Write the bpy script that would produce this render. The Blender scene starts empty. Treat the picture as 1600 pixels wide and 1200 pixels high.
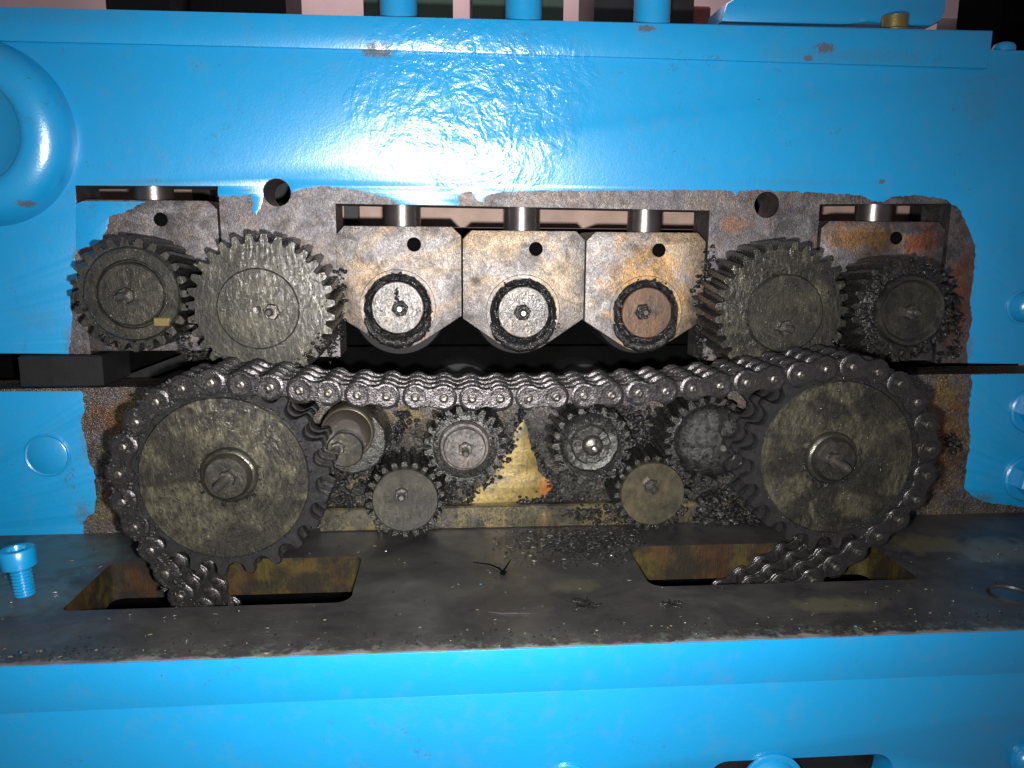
import bpy, math, random
from mathutils import Vector, Matrix, noise as mnoise
PI = math.pi
S = 0.001                      # everything below is written in millimetres
sc = bpy.context.scene
COL = sc.collection
random.seed(7)

# ------------------------------------------------------------------ camera, world, lamps
cam = bpy.data.cameras.new('camera'); camo = bpy.data.objects.new('camera', cam); COL.objects.link(camo)
cam.sensor_fit = 'HORIZONTAL'; cam.sensor_width = 36.0; cam.lens = 36.0 * 1209 / 1600
cam.clip_start = 0.01; cam.clip_end = 20
CAM_EUL = (1.391373762, -0.007084299, -0.0811997859)
camo.location = (0, -0.400, 0); camo.rotation_euler = CAM_EUL
sc.camera = camo
w = bpy.data.worlds.new('World'); sc.world = w; w.use_nodes = True
wb = w.node_tree.nodes['Background']; wb.inputs[0].default_value = (0.62, 0.55, 0.66, 1); wb.inputs[1].default_value = 0.15
def lamp(name, kind, loc, power, size, color=(1, 1, 1), aim=None):
    l = bpy.data.lights.new(name, kind); l.energy = power; l.color = color
    o = bpy.data.objects.new(name, l); COL.objects.link(o); o.location = [c * S for c in loc]
    if kind == 'POINT': l.shadow_soft_size = size * S
    else:
        if kind == 'AREA': l.size = size * S
        o.rotation_euler = (Vector(aim) - Vector(loc)).to_track_quat('-Z', 'Y').to_euler()
    return o
fl = lamp('phone_flash', 'SPOT', (3, -372, -20), 10.6, 4, (1.0, 0.975, 0.95), (10, 0, -76))
fl.data.spot_size = math.radians(104); fl.data.spot_blend = 1.0; fl.data.shadow_soft_size = 4 * S
lamp('glare_lamp', 'POINT', (2, -404, 66), 2.0, 9, (0.95, 0.98, 1.0))  # added lamp, only there to put the glare on the blue plate
lamp('room_lamp', 'AREA', (0, 330, 520), 2.2, 300, (1.0, 0.86, 0.88), (0, 600, 130))
vs = sc.view_settings; vs.view_transform = 'Standard'; vs.look = 'None'; vs.gamma = 1; vs.exposure = 0; vs.use_curve_mapping = False

# ------------------------------------------------------------------ survey: photo measurements -> millimetres
ROT = Matrix.Identity(3)
from mathutils import Euler
ROT = Euler(CAM_EUL, 'XYZ').to_matrix()
def ray(px, py): return ROT @ Vector((px - 800, -(py - 600), -1209))
def at(px, py, Y=0.0):          # measured point on the plane at depth Y, mm
    r = ray(px, py); t = (Y + 400) / r.y
    return Vector((r.x * t, Y, r.z * t))
ZL = -150.3                     # top of the bed
def on(px, py, Z=ZL):
    r = ray(px, py); t = Z / r.z
    return Vector((r.x * t, -400 + r.y * t, Z))
def xz(px, py, Y=0.0):
    p = at(px, py, Y); return (p.x, p.z)

# ------------------------------------------------------------------ node helpers
class NT:
    def __init__(s, name):
        s.m = bpy.data.materials.new(name); s.m.use_nodes = True; s.t = s.m.node_tree; s.N = s.t.nodes; s.L = s.t.links
        s.b = s.N['Principled BSDF']
        g = s.N.new('ShaderNodeNewGeometry'); v = s.N.new('ShaderNodeVectorMath'); v.operation = 'SCALE'; v.inputs[3].default_value = 1000
        s.L.new(g.outputs['Position'], v.inputs[0]); s.P = v.outputs[0]
    def put(s, sock, v):
        if hasattr(v, 'links') or isinstance(v, bpy.types.NodeSocket): s.L.new(v, sock)
        elif isinstance(v, (int, float)):
            if sock.type == 'RGBA': sock.default_value = (v, v, v, 1)
            else: sock.default_value = v
        else: sock.default_value = (*v, 1) if sock.type == 'RGBA' and len(v) == 3 else v
    def map(s, scale=(1, 1, 1), rot=(0, 0, 0), loc=(0, 0, 0)):
        n = s.N.new('ShaderNodeMapping'); s.L.new(s.P, n.inputs[0]); n.inputs[3].default_value = scale; n.inputs[2].default_value = rot; n.inputs[1].default_value = loc
        return n.outputs[0]
    def noise(s, scale, detail=4, rough=0.55, dist=0.0, vec=None, ofs=None):
        n = s.N.new('ShaderNodeTexNoise'); s.L.new(vec or (s.P if ofs is None else s.map(loc=ofs)), n.inputs['Vector'])
        n.inputs['Scale'].default_value = scale; n.inputs['Detail'].default_value = detail; n.inputs['Roughness'].default_value = rough; n.inputs['Distortion'].default_value = dist
        return n.outputs['Fac']
    def voro(s, scale, vec=None):
        n = s.N.new('ShaderNodeTexVoronoi'); s.L.new(vec or s.P, n.inputs['Vector']); n.inputs['Scale'].default_value = scale
        return n.outputs['Distance']
    def ramp(s, f, *st):
        n = s.N.new('ShaderNodeValToRGB'); s.L.new(f, n.inputs[0]); e = n.color_ramp.elements
        while len(e) < len(st): e.new(0.5)
        for el, (p, c) in zip(e, st):
            el.position = p; el.color = (c, c, c, 1) if isinstance(c, (int, float)) else (*c, 1)
        return n.outputs[0]
    def mix(s, f, a, b, mode='MIX'):
        n = s.N.new('ShaderNodeMix'); n.data_type = 'RGBA'; n.blend_type = mode
        s.put(n.inputs[0], f); s.put(n.inputs[6], a); s.put(n.inputs[7], b); return n.outputs[2]
    def math(s, op, a, b=0.0, clamp=False):
        n = s.N.new('ShaderNodeMath'); n.operation = op; n.use_clamp = clamp; s.put(n.inputs[0], a); s.put(n.inputs[1], b); return n.outputs[0]
    def stain(s, c, r, amp=0.5, soft=0.25, scale=0.12):     # a stain with a ragged outline of its own, centre and radii in mm
        v = s.N.new('ShaderNodeVectorMath'); v.operation = 'SUBTRACT'; s.L.new(s.P, v.inputs[0]); v.inputs[1].default_value = c
        d = s.N.new('ShaderNodeVectorMath'); d.operation = 'DIVIDE'; s.L.new(v.outputs[0], d.inputs[0]); d.inputs[1].default_value = r
        l = s.N.new('ShaderNodeVectorMath'); l.operation = 'LENGTH'; s.L.new(d.outputs[0], l.inputs[0])
        n = s.noise(scale, 5, 0.6, 0.4)
        a = s.math('ADD', l.outputs['Value'], s.math('MULTIPLY', s.math('SUBTRACT', n, 0.5), amp * 3))
        return s.ramp(a, (max(0.0, 0.8 - soft), 1.0), (0.8 + soft * 0.5, 0.0))
    def bump(s, h, strength, dist, prev=None):
        n = s.N.new('ShaderNodeBump'); n.inputs['Strength'].default_value = strength; n.inputs['Distance'].default_value = dist * S
        s.L.new(h, n.inputs['Height'])
        if prev is not None: s.L.new(prev, n.inputs['Normal'])
        return n.outputs[0]
    def done(s, color, rough, metal=0.0, normal=None, spec=None, coat=None, coatr=0.1, coatior=1.5):
        b = s.b; s.put(b.inputs['Base Color'], color); s.put(b.inputs['Roughness'], rough); s.put(b.inputs['Metallic'], metal)
        if normal is not None: s.L.new(normal, b.inputs['Normal'])
        if spec is not None: b.inputs['Specular IOR Level'].default_value = spec
        if coat is not None:
            s.put(b.inputs['Coat Weight'], coat); b.inputs['Coat Roughness'].default_value = coatr; b.inputs['Coat IOR'].default_value = coatior
            if normal is not None: s.L.new(normal, b.inputs['Coat Normal'])
        return s.m

def v3(px, py, Y=0.0): p = at(px, py, Y); return (p.x, p.y, p.z)

# ------------------------------------------------------------------ materials
def blue_paint(name='blue_paint', c=(0.002, 0.255, 0.54)):
    t = NT(name)
    col = t.mix(t.ramp(t.noise(0.018, 4), (0.35, 0.0), (0.7, 0.55)), c, (c[0] + 0.006, c[1] * 0.86, c[2] * 0.86))
    col = t.mix(t.ramp(t.noise(0.09, 6, 0.65), (0.52, 0.0), (0.80, 0.4)), col, (0.07, 0.20, 0.32))
    dirt = t.math('MULTIPLY', t.ramp(t.noise(0.055, 8, 0.72, 0.8, ofs=(40, 3, 9)), (0.60, 0.0), (0.70, 1.0)), t.ramp(t.noise(0.7, 4, 0.7), (0.48, 0.0), (0.6, 0.75)))
    col = t.mix(dirt, col, (0.05, 0.06, 0.06))
    chip = t.math('MULTIPLY', t.ramp(t.noise(0.42, 3, 0.6, 0.3), (0.725, 0.0), (0.745, 1.0)), t.ramp(t.noise(0.03, 3, ofs=(9, 9, 9)), (0.45, 0.0), (0.55, 1.0)))
    col = t.mix(chip, col, (0.035, 0.04, 0.045))
    for cc, rr in ((v3(1288, 75, -2), (6, 30, 3.2)), (v3(1262, 92, -2), (3, 30, 1.8)), (v3(1377, 284), (2.2, 20, 1.8)), (v3(1010, 45, -2), (6, 20, 2)), (v3(590, 80), (9, 20, 4)), (v3(38, 318, -15), (6, 9, 2.2))):
        col = t.mix(t.math('MULTIPLY', t.stain(cc, rr, 0.6, 0.2, 0.7), 0.8), col, (0.09, 0.07, 0.055))
    for cc, rr, k in ((v3(130, 800), (5, 30, 9), 0.6), (v3(132, 690), (3, 30, 16), 0.4), (v3(1535, 778), (9, 30, 4), 0.7), (v3(108, 530), (3, 30, 10), 0.5), (v3(120, 400), (2.5, 30, 6), 0.6), (v3(1518, 430), (2.5, 30, 18), 0.5), (v3(1512, 545), (3.5, 30, 9), 0.6), (v3(225, 322), (14, 30, 2), 0.5), (v3(60, 600), (30, 30, 1.5), 0.4), (v3(1530, 160), (14, 30, 16), 0.22), (v3(110, 25), (40, 30, 6), 0.2), (v3(1330, 90), (50, 30, 5), 0.25), (v3(60, 500), (12, 30, 8), 0.18), (v3(250, 285), (40, 30, 2), 0.25), (v3(1250, 285), (50, 30, 2), 0.2)):
        col = t.mix(t.math('MULTIPLY', t.stain(cc, rr, 0.8, 0.5, 0.5), k), col, (0.06, 0.11, 0.12))
    # lumpy filler under the paint, strongest round the middle of the upper plate
    lm = t.stain(v3(740, 150), (62, 200, 46), 0.25, 0.5, 0.05)
    h = t.noise(0.10, 4, 0.52, 0.8)
    lump = t.math('MULTIPLY', h, t.math('ADD', t.math('MULTIPLY', lm, 0.95), 0.05))
    wid = t.ramp(t.noise(0.42, 2, 0.5), (0.62, 0.0), (0.76, 1.0))
    n = t.bump(lump, 0.5, 3.4)
    n = t.bump(t.math('MULTIPLY', wid, t.math('ADD', t.math('MULTIPLY', lm, 0.9), 0.03)), 0.6, 0.5, n)
    n = t.bump(t.noise(0.9, 5, 0.6), 0.16, 0.5, n)
    n = t.bump(chip, -0.5, 0.25, n)
    rg = t.ramp(t.noise(0.12, 4), (0.3, 0.34), (0.7, 0.50))
    return t.done(col, rg, 0.0, n, spec=0.2, coat=0.9, coatr=0.25, coatior=1.9)

def bare_steel(name='bare_steel', dark=0.0, block=False):
    t = NT(name)
    if block: g = t.ramp(t.noise(0.05, 5, 0.6, 0.8), (0.30, (0.14, 0.13, 0.13)), (0.50, (0.24, 0.22, 0.215)), (0.72, (0.36, 0.33, 0.31)))
    else: g = t.ramp(t.noise(0.10, 6, 0.65, 0.5), (0.30, (0.085, 0.078, 0.085)), (0.50, (0.15, 0.14, 0.15)), (0.72, (0.25, 0.235, 0.235)))
    tan = t.ramp(t.noise(0.032 if block else 0.055, 5, 0.55, 1.2, ofs=(15, 0, 77)), (0.46, 0.0), (0.60, 0.75 if block else 0.25))
    col = t.mix(tan, g, (0.38, 0.27, 0.16) if block else t.ramp(t.noise(0.2, 4), (0.3, (0.30, 0.20, 0.11)), (0.7, (0.20, 0.13, 0.09))))
    ins = [((1010, 445), (26, 60, 28), (0.45, 0.26, 0.10), 0.85), ((870, 440), (16, 60, 24), (0.55, 0.40, 0.24), 0.5), ((1150, 350), (10, 60, 5), (0.26, 0.13, 0.06), 0.7),
           ((1345, 372), (28, 60, 9), (0.28, 0.14, 0.045), 0.9), ((1440, 380), (12, 60, 10), (0.34, 0.10, 0.03), 0.8),
           ((1500, 470), (9, 60, 40), (0.20, 0.075, 0.03), 0.85), ((1480, 690), (16, 60, 40), (0.22, 0.075, 0.018), 0.95), ((1470, 620), (12, 60, 12), (0.30, 0.17, 0.03), 0.7),
           ((185, 650), (20, 60, 14), (0.24, 0.095, 0.02), 0.9), ((165, 780), (12, 60, 14), (0.20, 0.09, 0.02), 0.9), ((580, 440), (11, 60, 14), (0.42, 0.31, 0.22), 0.5),
           ((742, 438), (3.5, 60, 3.5), (0.03, 0.03, 0.03), 0.8), ((822, 384), (3.2, 60, 2), (0.05, 0.045, 0.045), 0.6), ((985, 385), (6, 60, 5), (0.07, 0.065, 0.065), 0.7), ((960, 420), (5, 60, 6), (0.08, 0.07, 0.07), 0.5), ((545, 470), (3, 60, 12), (0.08, 0.07, 0.065), 0.6), ((1085, 480), (5, 60, 14), (0.04, 0.04, 0.04), 0.8),
           ((640, 650), (14, 60, 10), (0.32, 0.24, 0.08), 0.8)]
    for (px, py), r, c, k in ins:
        col = t.mix(t.math('MULTIPLY', t.stain(v3(px, py), r, 0.9, 0.45), k), col, c)
    # grease: fine dark scribbles left by wiping, blotches and drops
    v = t.map(scale=(1.0, 1.0, 0.55), rot=(0, 0.6, 0))
    scr = t.ramp(t.noise(0.75, 7, 0.72, 1.5, vec=v), (0.44, 1.0), (0.56, 0.0))
    blot = t.ramp(t.noise(0.09, 6, 0.7, 0.6, ofs=(31, 7, 2)), (0.52, 0.0), (0.63, 1.0))
    col = t.mix(t.math('MULTIPLY', scr, 0.5), col, (0.05, 0.045, 0.045))
    col = t.mix(t.math('MULTIPLY', blot, 0.5 if block else 0.6), col, (0.045, 0.04, 0.035))
    low = t.stain(v3(800, 740), (300, 80, 38), 0.25, 0.2)          # the lower casing is coated in old grease
    col = t.mix(t.math('MULTIPLY', low, 0.0 if dark == 0 else dark), col, (0.035, 0.032, 0.026))
    if dark:
        col = t.mix(0.4, col, (0.03, 0.027, 0.022))
        col = t.mix(t.ramp(t.noise(0.09, 6, 0.7, 0.8, ofs=(1, 70, 2)), (0.50, 0.0), (0.62, 0.7)), col, (0.15, 0.12, 0.055))
        wet = t.ramp(t.noise(0.16, 6, 0.7, 0.8, ofs=(8, 7, 2)), (0.40, 0.0), (0.52, 1.0))
        col = t.mix(t.math('MULTIPLY', wet, low), col, (0.022, 0.021, 0.019))
        n = t.bump(t.noise(0.9, 5, 0.65, 0.6), 0.9, 0.8); n = t.bump(t.noise(0.25, 4, 0.6, 1.0), 0.5, 1.5, n)
        return t.done(col, t.ramp(t.noise(0.4, 4), (0.3, 0.14), (0.7, 0.36)), 0.55, n)
    n = t.bump(t.noise(0.55, 6, 0.68, 1.2), 0.55, 0.55)
    n = t.bump(t.ramp(t.noise(2.2, 3, 0.6), (0.45, 0.0), (0.7, 1.0)), 0.35, 0.2, n)
    rg = t.ramp(t.noise(0.2, 5, 0.6), (0.3, 0.36), (0.7, 0.56))
    return t.done(col, rg, 0.82, n)

def greasy(name, base=(0.028, 0.027, 0.027), lite=(0.10, 0.10, 0.10), metal=0.75, rough=(0.26, 0.5), b=0.6, sc_=1.0, big=1.0):
    t = NT(name)
    col = t.ramp(t.noise(0.35 * sc_, 6, 0.7, 0.6), (0.38, base), (0.62, tuple(x * 0.55 + y * 0.45 for x, y in zip(base, lite))), (0.8, lite))
    n = t.bump(t.noise(0.5 * sc_, 4, 0.6, 0.5), b * big, 0.8)
    n = t.bump(t.noise(1.3 * sc_, 3, 0.6), b, 0.6, n)
    rg = t.ramp(t.noise(0.5, 4), (0.3, rough[0]), (0.7, rough[1]))
    return t.done(col, rg, metal, n)

def oily_disc(name, base=(0.060, 0.056, 0.038), smear=(0.23, 0.215, 0.115), dk=(0.024, 0.023, 0.018), amt=(0.50, 0.66), b=0.3):
    t = NT(name)
    v = t.map(scale=(1, 1, 0.5), rot=(0, 0.5, 0))
    v2 = t.map(scale=(1, 1, 0.22), rot=(0, -0.7, 0))
    sm = t.math('MULTIPLY', t.ramp(t.noise(0.045, 4, 0.55, 0.5, ofs=(5, 1, 8)), (amt[0] - .02, 0.0), (amt[1], 1.0)), t.ramp(t.noise(0.5, 6, 0.75, 0.5, vec=v), (0.38, 0.05), (0.62, 1.0)))
    sm2 = t.math('MULTIPLY', t.ramp(t.noise(0.06, 4, 0.55, 0.8, ofs=(55, 1, 38)), (amt[0] + .02, 0.0), (amt[1] + .02, 1.0)), t.ramp(t.noise(0.45, 5, 0.7, 0.4, vec=v2), (0.40, 0.0), (0.60, 1.0)))
    sm = t.math('MAXIMUM', sm, sm2)
    col = t.mix(t.ramp(t.noise(0.10, 7, 0.72, 0.4), (0.40, 0.0), (0.60, 0.95)), base, dk)
    col = t.mix(sm, col, smear)
    # turning marks and wiping arcs round the centre of the part
    tc = t.N.new('ShaderNodeTexCoord'); sx = t.N.new('ShaderNodeSeparateXYZ'); t.L.new(tc.outputs['Object'], sx.inputs[0])
    an = t.math('ARCTAN2', sx.outputs[2], sx.outputs[0]); ra = t.math('MULTIPLY', t.math('SQRT', t.math('ADD', t.math('MULTIPLY', sx.outputs[0], sx.outputs[0]), t.math('MULTIPLY', sx.outputs[2], sx.outputs[2]))), 1000.0)
    cx_ = t.N.new('ShaderNodeCombineXYZ'); t.L.new(t.math('MULTIPLY', an, 1.3), cx_.inputs[0]); t.L.new(t.math('MULTIPLY', ra, 0.9), cx_.inputs[1])
    arcs = t.noise(1.0, 5, 0.65, 0.3, vec=cx_.outputs[0])
    col = t.mix(t.math('MULTIPLY', t.ramp(arcs, (0.46, 0.0), (0.62, 1.0)), t.ramp(t.noise(0.05, 3, ofs=(90, 0, 4)), (0.48, 0.0), (0.62, 0.5))), col, tuple((x + y) / 2 for x, y in zip(base, smear)))
    col = t.mix(t.math('MULTIPLY', t.ramp(arcs, (0.36, 1.0), (0.45, 0.0)), 0.3), col, dk)
    dots = t.ramp(t.noise(0.9, 3, 0.6), (0.60, 0.0), (0.66, 1.0))
    col = t.mix(t.math('MULTIPLY', dots, 0.6), col, dk)
    n = t.bump(t.noise(0.45, 6, 0.7, 1.5, vec=v), b, 0.5)
    n = t.bump(arcs, b * .6, 0.25, n)
    n = t.bump(dots, b, 0.3, n)
    rg = t.ramp(t.noise(0.3, 5), (0.3, 0.34), (0.7, 0.55))
    return t.done(col, rg, 0.65, n, coat=0.55, coatr=0.13)

def bed_mat():
    t = NT('bed_steel')
    col = t.ramp(t.noise(0.03, 5, 0.6, 0.6), (0.34, (0.026, 0.025, 0.026)), (0.52, (0.044, 0.042, 0.042)), (0.70, (0.068, 0.066, 0.060)))
    for (px, py), r, c, k in (((60, 870), (48, 46, 9), (0.07, 0.12, 0.12), 0.8), ((20, 940), (32, 22, 9), (0.09, 0.13, 0.13), 0.7), ((1560, 860), (34, 20, 9), (0.15, 0.14, 0.10), 0.8),
                              ((1440, 850), (26, 16, 9), (0.11, 0.10, 0.055), 0.9), ((1310, 945), (26, 9, 9), (0.11, 0.105, 0.065), 0.7), ((905, 915), (14, 9, 9), (0.10, 0.095, 0.06), 0.6), ((600, 880), (16, 12, 9), (0.075, 0.07, 0.05), 0.5)):
        p = on(px, py); col = t.mix(t.math('MULTIPLY', t.stain((p.x, p.y, p.z), r, 0.5, 0.35, 0.1), k), col, c)
    v = t.map(scale=(0.25, 1.6, 1), rot=(0, 0, 0.03))
    col = t.mix(t.ramp(t.noise(0.5, 5, 0.7, 0.3, vec=v), (0.55, 0.0), (0.8, 0.35)), col, (0.16, 0.15, 0.15))
    # scraped paler rim along the front edge
    sx = t.N.new('ShaderNodeSeparateXYZ'); t.L.new(t.P, sx.inputs[0])
    e = t.math('ADD', sx.outputs[1], t.math('MULTIPLY', t.noise(0.06, 6, 0.7, 0.4), 15.0))
    rim = t.ramp(t.math('MULTIPLY', t.math('ADD', e, 131.0), 0.05), (0.42, 1.0), (0.50, 0.0))
    band = t.ramp(t.math('MULTIPLY', t.math('ADD', e, 131.0), 0.05), (0.55, 1.0), (0.95, 0.0))
    col = t.mix(t.math('MULTIPLY', band, t.ramp(t.noise(0.25, 7, 0.75), (0.50, 0.0), (0.62, 0.6))), col, (0.16, 0.20, 0.16))
    col = t.mix(t.math('MULTIPLY', rim, 0.8), col, t.ramp(t.noise(0.08, 5), (0.4, (0.26, 0.24, 0.25)), (0.6, (0.17, 0.12, 0.10))))
    spk = t.ramp(t.noise(0.8, 3, 0.6), (0.73, 0.0), (0.76, 1.0))
    col = t.mix(t.math('MULTIPLY', spk, 0.5), col, (0.3, 0.32, 0.30))
    n = t.bump(t.noise(0.5, 6, 0.7), 0.25, 0.35)
    n = t.bump(spk, 0.5, 0.4, n)
    return t.done(col, t.ramp(t.noise(0.1, 5), (0.3, 0.34), (0.7, 0.52)), 0.25, n)

def rusty(name='rusty_oil'):
    t = NT(name)
    v = t.map(scale=(1, 1, 0.25))
    col = t.ramp(t.noise(0.05, 5, 0.6, 0.4, vec=v), (0.33, (0.03, 0.025, 0.01)), (0.45, (0.070, 0.055, 0.014)), (0.55, (0.062, 0.032, 0.012)), (0.68, (0.035, 0.014, 0.006)))
    col = t.mix(t.ramp(t.noise(0.06, 6, 0.7, ofs=(3, 50, 1)), (0.42, 0.0), (0.56, 0.9)), col, (0.018, 0.016, 0.013))
    n = t.bump(t.noise(0.7, 5, 0.7, vec=t.map(scale=(1.6, 1, 0.2))), 0.9, 0.7)
    return t.done(col, 0.4, 0.2, n)

def residue():
    t = NT('yellow_residue')
    col = t.ramp(t.noise(0.22, 6, 0.7, 0.8), (0.33, (0.07, 0.05, 0.02)), (0.47, (0.19, 0.135, 0.038)), (0.7, (0.28, 0.20, 0.06)))
    col = t.mix(t.math('MULTIPLY', t.stain(v3(765, 745), (12, 50, 9), 0.8, 0.6, 0.3), 0.75), col, (0.06, 0.058, 0.042))
    col = t.mix(t.math('MULTIPLY', t.stain(v3(815, 670), (9, 50, 9), 0.5, 0.5), 0.6), col, (0.09, 0.085, 0.06))
    col = t.mix(t.ramp(t.noise(0.5, 6, 0.7, 0.5, vec=t.map(scale=(1, 1, 0.3), rot=(0, 0.7, 0))), (0.52, 0.0), (0.66, 0.7)), col, (0.07, 0.055, 0.03))
    col = t.mix(t.stain(v3(858, 762), (8, 50, 8), 0.4, 0.7), col, (0.42, 0.105, 0.02))
    col = t.mix(t.ramp(t.noise(0.9, 4, 0.6), (0.62, 0.0), (0.68, 0.8)), col, (0.06, 0.05, 0.03))
    return t.done(col, 0.42, 0.35, t.bump(t.noise(0.8, 5, 0.6), 0.4, 0.4))

def plain(name, c, rough=0.5, metal=0.0, b=0.2, s=0.4, spec=0.5):
    t = NT(name)
    col = t.mix(t.ramp(t.noise(s * 0.4, 5), (0.35, 0.0), (0.7, 0.6)), c, tuple(x * 0.55 for x in c))
    return t.done(col, rough, metal, t.bump(t.noise(s * 2, 4), b, 0.4), spec=0.0 if rough >= 1 else spec)

M = dict(grime=plain('dry_grime', (0.05, 0.046, 0.036), 1.0, 0.0, 0.6, 0.6),
         foot=oily_disc('yellowed_foot_strip', (0.085, 0.075, 0.045), (0.19, 0.135, 0.05), (0.022, 0.020, 0.016), (0.50, 0.62), 0.6),
         gear_end=oily_disc('greasy_shaft_end', (0.12, 0.11, 0.105), (0.22, 0.17, 0.14), (0.05, 0.046, 0.044), (0.5, 0.7), 0.6),
         blue=blue_paint(), steel=bare_steel(), blocksteel=bare_steel('block_steel', 0, True), lowsteel=bare_steel('greasy_casing_steel', 0.8), bed=bed_mat(), rust=rusty(), residue=residue(),
         gear=greasy('gear_grease', (0.024, 0.023, 0.021), (0.095, 0.092, 0.086), 0.6, (0.16, 0.36), 0.55, 1.0, 0.6),
         chain=greasy('chain_grease', (0.042, 0.038, 0.039), (0.095, 0.086, 0.088), 0.75, (0.20, 0.34), 0.34, 1.0, 0.15),
         ring=greasy('sprocket_tooth_steel', (0.030, 0.029, 0.030), (0.055, 0.054, 0.055), 0.6, (0.22, 0.36), 0.2, 0.8, 0.4),
         grease=greasy('black_grease', (0.016, 0.015, 0.015), (0.07, 0.067, 0.067), 0.5, (0.10, 0.24), 0.9, 1.0),
         disc=oily_disc('oily_sprocket_face', (0.030, 0.027, 0.021), (0.105, 0.096, 0.060), (0.017, 0.0155, 0.013), (0.54, 0.62), 0.6), disc2=oily_disc('oily_gear_face', (0.041, 0.038, 0.031), (0.090, 0.082, 0.056), (0.020, 0.0185, 0.0165), (0.5, 0.7), 0.4),
         disc3=oily_disc('oily_olive_disc', (0.085, 0.077, 0.046), (0.115, 0.085, 0.05), (0.04, 0.038, 0.028), (0.5, 0.65), 0.12),
         shaft=oily_disc('shaft_end_steel', (0.075, 0.070, 0.067), (0.13, 0.10, 0.08), (0.04, 0.038, 0.036), (0.48, 0.66), 0.5),
         shaft_tan=oily_disc('stained_shaft_end', (0.115, 0.072, 0.05), (0.17, 0.085, 0.04), (0.055, 0.045, 0.038), (0.45, 0.65), 0.3),
         bolt=greasy('bolt_steel', (0.06, 0.055, 0.05), (0.24, 0.22, 0.20), 0.8, (0.22, 0.4), 0.3), tip=plain('worn_bolt_tip', (0.24, 0.225, 0.21), 0.3, 0.9, 0.15, 0.6),
         cup=plain('idler_cup_brown', (0.035, 0.027, 0.022), 0.40, 0.3, 0.05, 0.1), rim=plain('worn_idler_rim', (0.42, 0.38, 0.27), 0.25, 0.9, 0.1, 0.3),
         black=plain('black_roller', (0.010, 0.010, 0.011), 0.6, 0.0, 0.1, 0.2, 0.25), hole=plain('recess_shade_black', (0.004, 0.004, 0.004), 1.0),  # hole: near-black standing in for shade in bores and gaps, also plain black parts
         dark=plain('dark_oiled_steel', (0.02, 0.02, 0.021), 0.5, 0.3, 0.25, 0.3, 0.3), screw=plain('screw_shank', (0.20, 0.18, 0.17), 0.3, 0.9, 0.12, 0.3),
         tan=plain('inner_plate_tan', (0.42, 0.29, 0.23), 0.6, 0.0, 0.15, 0.2), wall=plain('pink_wall', (0.62, 0.47, 0.47), 0.8, 0, 0.05, 0.02),
         chip=plain('pale_swarf', (0.35, 0.34, 0.32), 0.3, 0.8, 0.2, 1.0), red=plain('red_brown_paint', (0.22, 0.05, 0.04), 0.5), bluechip=plain('blue_flake', (0.03, 0.30, 0.42), 0.4), olive=plain('olive_grey_dirt', (0.16, 0.15, 0.09), 0.55, 0.1, 0.4, 0.5),
         yel=plain('yellowed_steel', (0.24, 0.19, 0.07), 0.4, 0.6, 0.3, 0.5), green=plain('dark_green_metal', (0.02, 0.05, 0.035), 0.6))

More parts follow.
